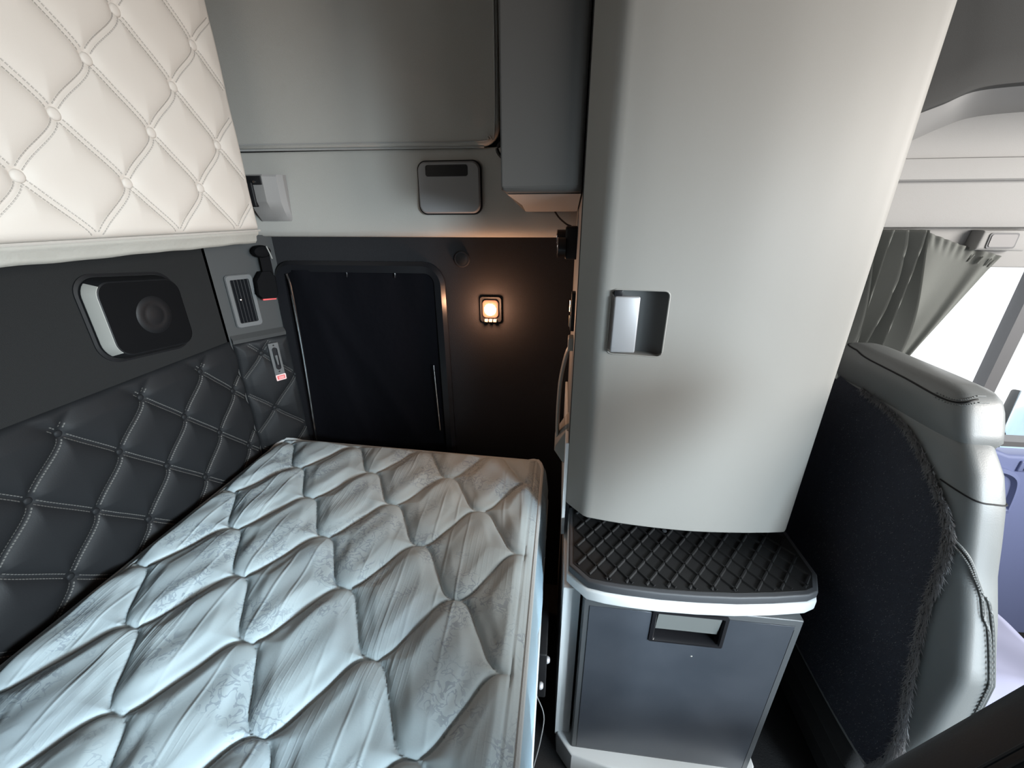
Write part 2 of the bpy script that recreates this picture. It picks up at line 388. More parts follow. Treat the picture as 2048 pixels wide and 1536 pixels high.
# ------------------------------------------------------------------ mattress on its black base
HX, HY, X0, Y0 = .133, .1475, -.742, .648
def mattress():
    root = thing('mattress', 'pale blue grey quilted mattress with scalloped seams on the lower bunk', 'mattress')
    def far(x): return 1.285 - .045 * (x + 1.062) / 1.03
    nu, nv = 300, 540
    U, V = np.meshgrid(np.linspace(0, 1, nu), np.linspace(0, 1, nv), indexing='ij')
    x = -1.062 + 1.020 * U; y = -.72 + (far(x) + .72) * V
    # rounded plan corners
    for (r, cx, sx) in ((.08, -1.062 + .08, -1), (.05, -.042 - .05, 1)):
        for sy in (1,):
            yc = far(np.clip(x, -1.062, -.042)) - r
            a = np.clip((x - cx) * sx / r, 0, 1); b = np.clip((y - yc) / r, 0, 1)
            m = (a > 0) & (b > 0)
            x = np.where(m, cx + sx * r * a * np.sqrt(1 - b * b / 2), x); y = np.where(m, yc + r * b * np.sqrt(1 - a * a / 2), y)
    u = (x - X0) / HX; w = (y - Y0) / HY
    # wobble with a little notch at mid seam
    def st(t, k=1.05):
        i = np.floor(t); f = t - i
        return i + f ** 3 * (f * (6 * f - 15) + 10) * .75 + f * f * (3 - 2 * f) * .25 - .020 * np.sin(4 * math.pi * f) * np.exp(-((f - .5) / .16) ** 2) * 1.6
    A = (w - st(u)) / 2; B = (w + st(u)) / 2
    f = u - np.floor(u); gr = np.sqrt(1 + (HY / HX * (6 * f * (1 - f) * .25 + 30 * f * f * (1 - f) ** 2 * .75)) ** 2)
    d1 = np.abs(A - np.round(A)) * 2 * HY / gr; d2 = np.abs(B - np.round(B)) * 2 * HY / gr
    d = np.minimum(d1, d2)
    wob = .0035 * np.sin(w * 7.1 + u * 3.3) + .003 * np.sin(u * 9.7 - w * 5.1)
    puff = .0105 * (1 - np.exp(-d / .005)) + .0065 * (1 - np.exp(-d / .03)) - .003 + .006 * np.exp(-((np.minimum(d, .06) - .055) / .03) ** 2) + wob * np.clip(d / .03, 0, 1) * .45
    sag = -.012 * np.exp(-(((x + .35) / .25) ** 2 + ((y - .35) / .4) ** 2))
    e = np.minimum(np.minimum(x + 1.062, -.042 - x), far(x) - y)
    e2 = np.minimum(e, y + .72)
    # plain border inside the tape: seam 5 cm in on the long sides
    ex = np.minimum(x + 1.062, -.042 - x)
    puff = puff * np.clip((np.minimum(ex, far(x) - y) - .012) / .03, 0, 1)
    seam = -.004 * np.exp(-((ex - .024) / .0024) ** 2)
    drop = .016 * (1 - np.sqrt(np.clip(1 - (1 - np.clip(e2 / .03, 0, 1)) ** 2, 0, 1)))
    z = .742 + puff + sag + seam - drop
    grid_obj('top_panel', np.stack([x, y, z], -1), M['mattress'], root, ang=80)
    # perimeter
    per = [(x[0, j], y[0, j], z[0, j]) for j in range(0, nv, 4)] + [(x[i, -1], y[i, -1], z[i, -1]) for i in range(0, nu, 2)] + [(x[-1, j], y[-1, j], z[-1, j]) for j in range(nv - 1, -1, -4)] + [(x[i, 0], y[i, 0], z[i, 0]) for i in range(nu - 1, -1, -6)]
    keep = [per[0]]
    for p in per[1:]:
        if (Vector(p) - Vector(keep[-1])).length > .006: keep.append(p)
    per = keep
    G().tube([(a, b, c + .001) for a, b, c in per], .0075, 8, closed=True).build('edge_tape', M['mat_tape'], root)
    ctr = np.array([-.55, .3])
    rings = []
    for k, (dz, push) in enumerate(((.004, -.001), (-.018, .014), (-.05, .021), (-.09, .023), (-.13, .022), (-.155, .010))):
        ring = []
        for i, (a, b, c) in enumerate(per):
            dx = 1 if a > -.066 else (-.35 if a < -1.03 else 0); dy = 1 if b > 1.18 else (-1 if b < -.69 else 0)
            wv = .004 * math.sin(b * 31 + k) + .003 * math.sin(b * 53 + 2 * k) if 0 < k < 5 else 0
            ring.append((a + dx * (push * .9 + wv), b + dy * push * .3, c + dz))
        rings.append(ring)
    G().rings(rings, (False, True)).build('side_panel', M['mat_side'], root, ang=70)
    g = G().tube([(a + (.020 if a > -.066 else 0), b, .60) for a, b, c in per], .006, 6, closed=True)
    g.build('edge_tape', M['mat_tape'], root)
    return root
mattress()

def bed_base():
    root = thing('bunk_platform', 'black bunk platform with two steel bolts under the mattress', 'bed base')
    bbox_obj('frame', -1.075, -.026, -.9, 1.24, .0, .580, M['black'], root, .006)
    for x, y, z in ((.002, .705, .484), (-.012, .66, .452)):
        lathe((x, y, z), (1, 0, 0), [(.0085, -.002), (.009, 0), (.009, .002), (.007, .006), (.004, .0078), (0, .008)], 18).build('bolt', M['silver'], root)
    bbox_obj('hinge_plate', -.028, .002, .685, .90, .36, .53, M['black'], root, .004)
    G().tube(smooth_line([(-.02, .50, .42), (-.005, .55, .44), (0, .585, .47), (-.02, .61, .50)], 6), .0014, 6).build('cable', M['trim_mid'], root)
    return root
bed_base()

# ------------------------------------------------------------------ folded upper bunk (cream, buttoned)
BX = -.925; bHY, bHZ, bY0, bZ0 = .0965, .1090, .875, 1.612
def bunk_edge(z): return 1.257 - .006 * (z - 1.5)
def bunk_h(y, z):
    d, c = quilt_fields(y, z, bY0, bZ0, bHY, bHZ, .75, .30)
    h = .0095 * (1 - np.exp(-np.clip(d - .005, 0, None) / .018)) - .006 * np.exp(-(c / .016) ** 2) + .0012 * np.exp(-(d / .003) ** 2)
    e = np.minimum(bunk_edge(z) - y, z - 1.503)
    return h * np.clip(e / .05, 0, 1) - .02 * (1 - np.sqrt(np.clip(1 - (1 - np.clip(e / .022, 0, 1)) ** 2, 0, 1)))
def bunk():
    root = thing('upper_bunk', 'cream buttoned upper bunk folded up against the rear wall', 'bunk')
    V, U = np.meshgrid(np.linspace(1.503, 2.30, 210), np.linspace(-.6, 0, 2), indexing='ij')
    zz = np.linspace(1.503, 2.30, 200); t = np.linspace(0, 1, 560)
    zz = np.linspace(1.503, 2.30, 330); T, Z = np.meshgrid(t, zz, indexing='ij')
    Y = -.55 + (bunk_edge(Z) + .55) * T ** .8
    X = BX - .012 + bunk_h(Y, Z)
    P = np.stack([X, Y, Z], -1)
    grid_obj('cushion', P, M['bunk'], root, ang=80)
    # end and lower edge faces
    endp = np.stack([P[-1], P[-1] * [0, 1, 1] + [-1.06, .004, 0]], 0); grid_obj('end_cover', endp, M['bunk'], root)
    low = np.stack([P[:, 0], P[:, 0] * [0, 1, 1] + [-1.06, 0, -.002]], 0); grid_obj('under_cover', low, M['bunk_lip'], root)
    # hem below the cushion
    hem = []
    for yy in np.linspace(-.55, 1.25, 160):
        wv = .0016 * math.sin(yy * 23) + .001 * math.sin(yy * 61)
        hem.append([(-.948 + q + wv * s, yy, zz_ + wv * .6 * s) for q, zz_, s in ((.0, 1.505, 0), (.006, 1.500, 0), (.004, 1.492, .5), (-.004, 1.486, 1), (-.006, 1.474, 1), (-.012, 1.466, 1), (-.06, 1.468, 0))])
    grid_obj('hem', np.array(hem), M['bunk_lip'], root, ang=70)
    G().tube([(-.9395, yy, 1.5025) for yy in np.linspace(-.55, 1.255, 60)], .003, 6).build('piping', M['bunk_thread'], root)
    for i in range(-4, 5):
        for j in range(0, 7):
            if (i + j) % 2: continue
            y, z = bY0 + i * bHY, bZ0 + j * bHZ
            if not (.30 < y < 1.19 and z < 2.06): continue
            h = float(bunk_h(np.array(y), np.array(z)))
            button('button', (BX - .012 + h + .001, y, z), (1, 0, 0), .0115, M['bunk'], root)
    def place(y, z, hgt): return Vector((BX - .012 + float(bunk_h(np.array(y), np.array(z))) + hgt + .0002, y, z))
    stitches(bY0, bZ0, bHY, bHZ, .75, .30, (.42, 1.235, 1.515, 2.10), .0052, place).build('stitching', M['bunk_thread'], root, smooth=False)
    return root
bunk()

# ------------------------------------------------------------------ black buttoned panel on the rear wall
QX = -1.085; qHY, qHZ, qY0, qZ0 = .0965, .1070, .861, 1.103
def rq_h(y, z):
    d, c = quilt_fields(y, z, qY0, qZ0, qHY, qHZ, .75, .12)
    h = .015 * (1 - np.exp(-np.clip(d - .003, 0, None) / .020)) - .006 * np.exp(-(c / .014) ** 2)
    e = np.minimum(1.198 - y, 1.158 - z)
    f = np.clip((1.158 - z) / .045, 0, 1)
    return h * f - .016 * (1 - np.sqrt(np.clip(1 - (1 - np.clip(e / .016, 0, 1)) ** 2, 0, 1)))
def rear_quilt():
    root = thing('quilted_panel', 'black buttoned leatherette panel on the rear wall along the mattress', 'wall panel')
    T, Z = np.meshgrid(np.linspace(0, 1, 360), np.linspace(.56, 1.158, 190), indexing='ij')
    Y = -.6 + 1.798 * T ** .75
    P = np.stack([QX - .006 + rq_h(Y, Z), Y, Z], -1)
    grid_obj('cushion', P, M['quilt'], root, ang=80)
    top = np.stack([P[:, -1], P[:, -1] * [0, 1, 1] + [-1.10, 0, .001]], 0); grid_obj('top_edge', top, M['quilt'], root)
    for i in range(-5, 4):
        for j in range(-4, 1):
            if (i + j) % 2: continue
            y, z = qY0 + i * qHY, qZ0 + j * qHZ
            if not (.40 < y < 1.19 and z > .70): continue
            button('button', (QX - .006 + float(rq_h(np.array(y), np.array(z))) + .0005, y, z), (1, 0, 0), .0085, M['quilt'], root)
    def place(y, z, hgt): return Vector((QX - .006 + float(rq_h(np.array(y), np.array(z))) + hgt + .0002, y, z))
    stitches(qY0, qZ0, qHY, qHZ, .75, .12, (.34, 1.185, .70, 1.128), .0045, place).build('stitching', M['quilt_thread'], root, smooth=False)
    return root
rear_quilt()

cHA, cHZ, cA0, cZ0 = .0965, .107, .105, 1.094
def cq_h(a, z):
    d, c = quilt_fields(a, z, cA0 - .0225, cZ0, cHA, cHZ, .3, .3)
    h = .012 * (1 - np.exp(-np.clip(d - .003, 0, None) / .020)) - .005 * np.exp(-(c / .012) ** 2)
    e = np.minimum(np.minimum(a - .002, .185 - a), 1.145 - z)
    return .006 + h * np.clip(e / .03, 0, 1) - .012 * (1 - np.sqrt(np.clip(1 - (1 - np.clip(e / .014, 0, 1)) ** 2, 0, 1)))
def corner_quilt():
    root = thing('corner_panel', 'black buttoned leatherette pad on the corner panel below the air vent', 'wall panel')
    A, Z = np.meshgrid(np.linspace(.002, .185, 70), np.linspace(.58, 1.145, 190), indexing='ij')
    H = cq_h(A, Z)
    P = np.stack([PA.x + pd.x * A + pn.x * H, PA.y + pd.y * A + pn.y * H, Z], -1)
    grid_obj('cushion', P, M['quilt'], root, ang=80)
    for (a, z) in ((cA0 - .0225, cZ0), (cA0 - .0225 + cHA, cZ0 - cHZ), (cA0 - .0225, cZ0 - 2 * cHZ)):
        h = float(cq_h(np.array(a), np.array(z))); button('button', onp(a, z, h + .0005), pn, .0085, M['quilt'], root)
    def place(a, z, hgt): return onp(a, z, float(cq_h(np.array(a), np.array(z))) + hgt + .0002)
    stitches(cA0 - .0225, cZ0, cHA, cHZ, .3, .3, (.01, .178, .72, 1.135), .004, place).build('stitching', M['quilt_thread'], root, smooth=False)
    return root
corner_quilt()

# ------------------------------------------------------------------ speaker in the rear wall
def speaker():
    root = thing('speaker', 'black oval-cornered speaker with silver bezel edge in the rear wall', 'speaker')
    y0, y1, z0, z1 = .808, 1.062, 1.198, 1.415
    def sk(o): return [(y, z - .10 * (y - .93)) for y, z in o]
    def at(o, x): return [(x, y, z) for y, z in o]
    outer = sk(rrect(y0, y1, z0, z1, .05, 8)); mid = sk(rrect(y0 + .010, y1 - .010, z0 + .008, z1 - .008, .046, 8)); inn = sk(rrect(y0 + .020, y1 - .020, z0 + .018, z1 - .018, .036, 8)); inn2 = sk(rrect(y0 + .023, y1 - .023, z0 + .021, z1 - .021, .034, 8))
    G().rings([at(outer, -1.101), at(outer, -1.097), at(sk(rrect(y0 + .006, y1 - .006, z0 + .006, z1 - .006, .046, 8)), -1.095)], (True, False)).build('surround', M['black'], root)
    G().rings([at(mid, -1.099), at(mid, -1.090), at(inn, -1.066), at(inn2, -1.064)], (False, False)).build('bezel', M['black'], root, ang=25)
    ia = [k for k, (y, z) in enumerate(mid) if y < y0 + .026 and z > z0 + .014]
    mo = sk(rrect(y0 + .009, y1 - .009, z0 + .007, z1 - .007, .047, 8)); io = sk(rrect(y0 + .019, y1 - .019, z0 + .017, z1 - .017, .037, 8))
    grid_obj('accent', np.array([[(x, q[k][0], q[k][1]) for q, x in ((mo, -1.092), (mo, -1.0885), (io, -1.0652), (inn, -1.0648))] for k in ia]), M['silver_bez'], root, ang=30)
    # domed grille with cone bump
    n = 40; P = np.zeros((len(inn2), n, 3)); cy, cz = .945, 1.306
    for i, (y, z) in enumerate(inn2 + []):
        for k in range(n):
            t = k / (n - 1); yy, zz = y + (cy - y) * t, z + (cz - z) * t
            rr = math.hypot(yy - cy, zz - cz)
            P[i, k] = (-1.0645 + .003 * (1 - (1 - t) ** 3), yy, zz)
    P = np.concatenate([P, P[:1]], 0)
    grid_obj('grille', P, M['matte_black'], root, ang=80)
    lathe((-1.062, cy, cz), (1, 0, 0), [(.050, -.003), (.048, .0006), (.030, .0016), (.026, .0006), (.022, .0022), (.010, .004), (0, .0045)], 40).build('cone', M['black'], root, ang=60)
    return root
speaker()

# ------------------------------------------------------------------ air vent, restraint buckle, switch on the corner panel
def vent():
    root = thing('air_vent', 'grey framed upright air vent with black slats on the corner panel', 'air vent')
    a0, a1, z0, z1 = .030, .112, 1.193, 1.368
    def at(o, h): return [tuple(onp(a, z, h)) for a, z in o]
    o1 = rrect(a0, a1, z0, z1, .012); o2 = rrect(a0 + .003, a1 - .003, z0 + .003, z1 - .003, .011); i1 = rrect(a0 + .013, a1 - .013, z0 + .016, z1 - .016, .005)
    G().rings([at(o1, 0), at(o1, .006), at(o2, .010), at(i1, .009), at(i1, .001)], (False, False)).build('frame', M['trim_mid'], root, ang=30)
    G().rings([at(rrect(a0 + .012, a1 - .012, z0 + .015, z1 - .015, .005), .0012), at(rrect(a0 + .012, a1 - .012, z0 + .015, z1 - .015, .005), .002)]).build('backing', M['black'], root)
    for k in range(5):
        a = a0 + .021 + k * .0100
        g = G(); g.rings([[tuple(onp(a - .004, z, .002)), tuple(onp(a + .0018, z, .0085)), tuple(onp(a + .003, z, .0078)), tuple(onp(a - .0028, z, .002))] for z in (z0 + .017, z1 - .017)]); g.build('slat', M['black_gloss'], root, smooth=False)
    lathe(onp(.061, 1.287, .009), pn, [(.004, -.002), (.004, .003), (.003, .005), (0, .006)], 14).build('slider_knob', M['chrome'], root)
    return root
vent()

def restraint():
    root = thing('belt_buckle', 'black bunk belt buckle with red release button hanging beside the air vent', 'belt buckle')
    g = G(); c = onp(.150, 1.435, .028)
    g.rings([[c + pd * (r * math.cos(t) * 1.25) + Vector((0, 0, r * .85 * math.sin(t))) + pn * h for t in np.linspace(0, 2 * math.pi, 20, endpoint=False)] for r, h in ((.018, -.03), (.022, -.02), (.024, 0), (.019, .012), (.008, .016))])
    g.build('anchor_knob', M['matte_black'], root)
    G().tube([onp(.163, 1.452, .046), onp(.169, 1.43, .046), onp(.173, 1.412, .044)], .0022, 6).build('pin', M['silver_bez'], root)
    g = G(); g.rings([[onp(a, z, h) for a, h in ((.140, .026), (.172, .026), (.172, .031), (.140, .031))] for z in (1.445, 1.36)]); g.build('strap', M['matte_black'], root)
    o = [(.132, 1.285), (.180, 1.282), (.188, 1.30), (.190, 1.35), (.180, 1.372), (.146, 1.372), (.126, 1.345), (.122, 1.30)]
    g = G(); g.rings([[onp(a - .016 + (.004 if h > .034 else 0) * (1 if a < .155 else -1), z, h) for a, z in o] for h in (.012, .016, .034, .040)]); g.build('buckle', M['matte_black'], root, ang=30)
    g = G(); g.rings([[onp(a, z, h) for a, z in ((.120, 1.279), (.162, 1.277), (.162, 1.284), (.120, 1.286))] for h in (.018, .034)]); g.build('release_button', M['red'], root)
    return root
restraint()

def switch():
    root = thing('toggle_switch', 'small grey rocker switch plate with a red label at its foot on the corner pad', 'switch')
    a0, a1, z0, z1 = .105, .139, 1.000, 1.125; h0 = .016
    def at(o, h): return [tuple(onp(a, z, h)) for a, z in o]
    o = rrect(a0, a1, z0, z1, .003, 3); oi = rrect(a0 + .001, a1 - .001, z0 + .001, z1 - .001, .003, 3)
    G().rings([at(o, h0 - .014), at(o, h0 + .003), at(oi, h0 + .004)]).build('plate', M['trim_mid'], root)
    ov = rrect(a0 + .009, a1 - .009, z0 + .026, z1 - .016, .0078, 8); ov2 = rrect(a0 + .0105, a1 - .0105, z0 + .028, z1 - .018, .0062, 8)
    G().rings([at(ov, h0 + .0035), at(ov, h0 + .009), at(ov2, h0 + .009), at(ov2, h0 + .0043)], (True, True)).build('socket', M['black_gloss'], root)
    G().tube([onp(.122, 1.080, h0 + .006), onp(.121, 1.060, h0 + .011), onp(.121, 1.046, h0 + .012)], [.0055, .004, .003], 10).build('lever', M['trim_mid'], root)
    for z in (z1 - .008, z0 + .018):
        lathe(onp(.122, z, h0 + .0035), pn, [(.003, 0), (.003, .001), (0, .0015)], 10).build('screw', M['black'], root)
    st = G(); st.rings([at(rrect(a0 + .001, a1 + .001, z0 - .016, z0 + .006, .002, 3), h0 + h) for h in (-.004, .0052)])
    s = st.build('label_plate', M['white_print'], root); tag(s, 'pink and red printed label')
    G().rings([at(rrect(a0 + .005, a1 - .003, z0 - .012, z0 + .002, .001, 3), h0 + h) for h in (.005, .0056)]).build('label_print', M['red'], s)
    for k in range(2):
        G().rings([at(rrect(a0 + .009, a1 - .006, z0 - .009 + .005 * k, z0 - .0065 + .005 * k, .0005, 2), h0 + h) for h in (.0055, .006)]).build('label_line', M['white_print'], s)
    return root
switch()

# ------------------------------------------------------------------ bunk latch, storage flap and round cap on the side wall
def latch():
    root = thing('bunk_latch', 'pale grey wedge shaped latch housing at the end of the folded bunk', 'latch')
    sec = [(-.975, 1.333), (-.975, 1.288), (-.918, 1.286), (-.884, 1.305), (-.873, 1.322), (-.872, 1.336)]
    rings = []
    for z, k in ((1.528, .25), (1.534, .35), (1.560, .75), (1.585, 1.), (1.655, 1.), (1.661, .93)):
        rings.append([(x, 1.336 - (1.336 - y) * k, z) for x, y in sec])
    G().rings(rings).build('housing', M['latch'], root, ang=22)
    bbox_obj('slot', -.985, -.921, 1.283, 1.30, 1.632, 1.657, M['black'], root, .002)
    bbox_obj('slot', -.985, -.952, 1.280, 1.30, 1.57, 1.64, M['black'], root, .004)
    G().cyl((-.943, 1.284, 1.640), (-.943, 1.279, 1.640), .0035).build('pin', M['chrome'], root)
    return root
latch()

def flap():
    root = thing('storage_flap', 'grey rounded square flap with a dark finger slot on the fabric strip', 'flap')
    x0, x1, z0, z1 = -.440, -.253, 1.549, 1.690
    def at(o, y, dy=0): return [(x + (z - 1.62) * -.01, y + (z - 1.62) * .10, z) for x, z in o]
    G().rings([at(rrect(x0 - .004, x1 + .004, z0 - .004, z1 + .004, .026, 8), y) for y in (1.337, 1.3275)]).build('gasket', M['black'], root)
    o = rrect(x0, x1, z0, z1, .024, 8); o2 = rrect(x0 + .004, x1 - .004, z0 + .004, z1 - .004, .021, 8)
    G().rings([at(o, 1.335), at(o, 1.322), at(o2, 1.318)]).build('cover', M['flap'], root)
    s = rrect(-.416, -.288, 1.650, 1.681, .007, 5); s2 = rrect(-.413, -.291, 1.653, 1.678, .006, 5)
    G().rings([at(s, 1.3182), at(s, 1.3172), at(s2, 1.3172), at(s2, 1.3178)]).build('finger_slot', M['black_gloss'], root)
    return root
flap()

def cap():
    root = thing('round_cap', 'dark round cap on the dark side wall above the reading lamp', 'cap')
    lathe((-.328, 1.3655, 1.411), (0, -1, 0), [(.026, 0), (.026, .006), (.0235, .010), (.020, .010)], 26).build('ring', M['wall_dark'], root)
    lathe((-.328, 1.3655, 1.411), (0, -1, 0), [(.019, .002), (.019, .0105), (.012, .013), (0, .0135)], 26).build('disc', M['black'], root)
    return root
cap()

# ------------------------------------------------------------------ small side window with black curtain
def side_window():
    x0, x1, z0, z1 = -1.0, -.388, .45, 1.402
    def at(o, y): return [(x - (.045 * (1.40 - z) if x < -.7 else 0) * .8, y, z) for x, z in o]
    R1 = rrect(x0, x1, z0, z1, .075, 9); R2 = rrect(x0 + .012, x1 - .012, z0 + .012, z1 - .012, .065, 9); R3 = rrect(x0 + .045, x1 - .035, z0 + .04, z1 - .036, .035, 9)
    root = G().rings([at(R1, 1.366), at(R1, 1.352), at(R2, 1.340), at(R3, 1.345), at(R3, 1.364)], (False, False)).build('window_1', M['black_gloss'], ang=30)
    struct(root, 'black rounded frame of the curtained side window', 'window')
    c = thing('blackout_curtain', 'black curtain drawn across the small side window', 'curtain')
    xs = np.linspace(x0 + .02, x1 - .03, 130); zs = np.linspace(z0 + .03, z1 - .03, 110)
    X, Z = np.meshgrid(xs, zs, indexing='ij'); t = (1.37 - Z)
    s = X + .95 - .30 * t
    H = .006 * np.sin(26 * s + 4 * t) * np.exp(-np.clip(s, 0, 9) * 3) + .004 * np.sin(14 * X + 5 * Z) + .005 * np.exp(-((X + .90 - .28 * t) / .03) ** 2) + .006 * np.exp(-((X + .88 - .55 * t) / .035) ** 2) + .002 * np.sin(60 * X) * np.clip(1 - t * 6, 0, 1)
    grid_obj('cloth', np.stack([X - np.where(X < -.7, .036 * (1.4 - Z), 0), 1.352 - H * .8, Z], -1), M['black_cloth'], c, ang=80)
    for x in (-.90, -.73, -.56):
        G().tube([(x, 1.352, 1.372), (x + .003, 1.350, 1.362), (x, 1.352, 1.35)], .003, 6).build('hook', M['black_gloss'], c)
    G().tube(smooth_line([(-.940, 1.338, 1.360), (-.934, 1.337, 1.30), (-.941, 1.337, 1.05), (-.958, 1.337, .74), (-.965, 1.338, .60)], 8), .0042, 8).build('side_rail', M['chrome'], c)
    G().tube([(-.446, 1.339, 1.045), (-.441, 1.339, .78)], .0018, 6).build('side_rail', M['chrome'], c)
side_window()

# ------------------------------------------------------------------ reading lamp
LX, LZ = -.236, 1.25
def lamp():
    root = thing('reading_lamp', 'glowing warm reading lamp on the dark side wall', 'lamp')
    o = rrect(LX - .036, LX + .036, LZ - .045, LZ + .040, .010)
    G().rings([[(x, y, z) for x, z in o] for y in (1.366, 1.356)]).build('base_plate', M['black'], root)
    l = rrect(LX - .026, LX + .026, LZ - .028, LZ + .030, .012); l2 = rrect(LX - .018, LX + .018, LZ - .020, LZ + .022, .010)
    G().rings([[(x, 1.357, z) for x, z in l], [(x, 1.349, z) for x, z in l], [(x, 1.344, z) for x, z in l2]]).build('lens', M['lens'], root)
    lathe((LX, 1.345, LZ), (0, -1, 0), [(.017, -.004), (.020, 0), (.0185, .006), (.013, .010), (0, .0125)], 20).build('bulb', M['bulb'], root)
    for k in (-1, 0, 1):
        bbox_obj('switch_tab', LX + k * .015 - .006, LX + k * .015 + .006, 1.346, 1.358, LZ - .044, LZ - .034, M['silver_bez'], root, .002)
    return root
lamp()

# ------------------------------------------------------------------ overhead box beside the tall cabinet
def overhead_box():
    root = thing('overhead_locker', 'grey overhead locker with shade in its colour, left of the tall cabinet', 'locker')
    prof = [(.950, 2.34), (.950, 1.602), (.954, 1.593), (.962, 1.589), (1.20, 1.554), (1.328, 1.554), (1.328, 2.34)]
    def x_left(y, z): return -.140 if z > 1.6 else (-.132 if z > 1.585 else -.112)
    L, Rr = [], []
    for y, z in prof: L.append((x_left(y, z), y, z)); Rr.append((.033, y, z))
    # rounded left vertical edge
    L2 = [(x + .006, y - .0, z) for x, y, z in L]
    g = G(); g.rings([L, Rr]); o = g.build('shell', M['locker'], root, ang=20)
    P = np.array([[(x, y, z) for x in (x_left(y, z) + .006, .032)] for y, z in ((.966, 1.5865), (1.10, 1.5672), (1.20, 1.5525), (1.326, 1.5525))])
    grid_obj('lit_underside', P, M['cab_inner'], root)  # lamplight helped by colour: paler slab laid under the dark shell
    G().tube(smooth_line([(-.150, 1.318, 1.74), (-.185, 1.322, 1.735), (-.200, 1.324, 1.715), (-.18, 1.325, 1.69)], 6), .005, 8).build('cable', M['black'], root)
    G().tube(smooth_line([(-.03, 1.315, 1.553), (-.015, 1.29, 1.535), (.005, 1.25, 1.52), (.018, 1.23, 1.515)], 6), .0025, 8).build('cable', M['black'], root)
    bv = o.modifiers.new('bev', 'BEVEL'); bv.width = .006; bv.segments = 3; bv.limit_method = 'ANGLE'; bv.angle_limit = R(30)
    return root
overhead_box()

# ------------------------------------------------------------------ tall cabinet
def apply_boolean(o, cutter):
    md = o.modifiers.new('cut', 'BOOLEAN'); md.operation = 'DIFFERENCE'; md.object = cutter; md.solver = 'EXACT'
    dg = bpy.context.evaluated_depsgraph_get(); dg.update()
    me = bpy.data.meshes.new_from_object(o.evaluated_get(dg)); o.modifiers.clear(); old = o.data; o.data = me
    bpy.data.objects.remove(cutter, do_unlink=True)
    me.polygons.foreach_set('use_smooth', [True] * len(me.polygons)); me.set_sharp_from_angle(angle=R(30))

CABF = smooth_line([(.092, .880), (.16, .869), (.25, .861), (.349, .858), (.45, .864), (.53, .873), (.575, .880)], 6)
def tall_cabinet():
    root = thing('tall_cabinet', 'tall grey cabinet with bowed door above the black step mat', 'cabinet')
    outl = [(.036, .936), (.042, .929), (.066, .902), (.074, .893), (.082, .885)] + list(CABF) + [(.583, .8825), (.588, .888), (.590, .900), (.590, .936)]
    d = prism('door', outl, .802, 2.32, M['plastic'], root, bev=.006, seg=3, ang=50)
    hx0, hx1, hz0, hz1 = .105, .217, 1.264, 1.402
    cut = prism('cutter', [(x - .006 * (1.40 - z) / .13 * 0, z) for x, z in rrect(hx0, hx1, hz0, hz1, .010, 6)], .80, .905, None, axis='y', bev=0)
    apply_boolean(d, cut)
    # recess liner: deep on the left under the paddle, a curved scoop on the right
    ys = [(hx0, .900), (.165, .902), (.185, .897), (.202, .886), (.212, .876), (.2172, .866)]
    ys = smooth_line(ys, 5)
    Zs = np.linspace(hz0, hz1, 8)
    P = np.array([[(x, y, z) for z in Zs] for x, y in ys])
    grid_obj('handle_recess', P, M['trim_mid'], d, ang=60)  # door-coloured cup given a darker grey to stand for its shade
    lip = G().tube([(x, (np.interp(x, [p[0] for p in CABF], [p[1] for p in CABF])) - .0003, z) for x, z in rrect(hx0 - .001, hx1 + .001, hz0 - .001, hz1 + .001, .011, 6)], .0016, 6, closed=True)
    lip.build('recess_lip', M['plastic'], d)
    h = bbox_obj('handle', .109, .161, .862, .874, 1.270, 1.3905, M['silver'], d, .0035)
    bbox_obj('handle_pivot', .108, .125, .868, .89, 1.390, 1.402, M['black_gloss'], d, .001)
    b = prism('body', [(.036, .939), (.59, .939), (.59, 1.362), (.036, 1.362)], .80, 2.34, M['cab_inner'], root, bev=.002)
    G().tube([(.0365, .9375, .80), (.0365, .9375, 2.33)], .0022, 6).build('door_seal', M['black'], root)
    # pillar under the side wall of the cabinet
    o = [(.046, 1.02), (.022, .985), (.000, .945), (-.002, .93), (.020, .895), (.044, .873), (.050, .873), (.050, 1.02)]
    prism('side_bracket', o, 1.00, 1.10, M['plastic'], root, bev=.003, axis='y')
    return root
tall_cabinet()

def outlets():
    root = thing('power_outlet', 'black socket cluster with bright rings on the side of the tall cabinet', 'power outlet')
    bbox_obj('housing', .004, .040, 1.18, 1.26, 1.43, 1.515, M['black'], root, .006)
    for z, x0, x1, r in ((1.485, .006, -.020, .021), (1.462, .006, -.014, .026)):
        G().cyl((x0, 1.19 if r > .022 else 1.235, z), (x1, 1.19 if r > .022 else 1.235, z), r).build('socket', M['black_gloss'], root)
    for x, y, z, r in ((-.016, 1.19, 1.462, .0255), (-.0195, 1.235, 1.485, .0205)):
        G().tube([(x, y + r * math.cos(t), z + r * math.sin(t)) for t in np.linspace(0, 2 * math.pi, 24, endpoint=False)], .0014, 6, closed=True).build('ring', M['chrome'], root)
    return root
outlets()
def strike():
    root = thing('catch_plate', 'shiny metal catch plate on the lamplit side of the tall cabinet', 'catch')
    bbox_obj('plate', .026, .037, 1.06, 1.10, 1.26, 1.36, M['black'], root, .003)
    for z in (1.285, 1.325): G().cyl((.028, 1.075, z - .015), (.028, 1.075, z + .015), .006, n=14).build('roller', M['brass'], root)
    return root
strike()
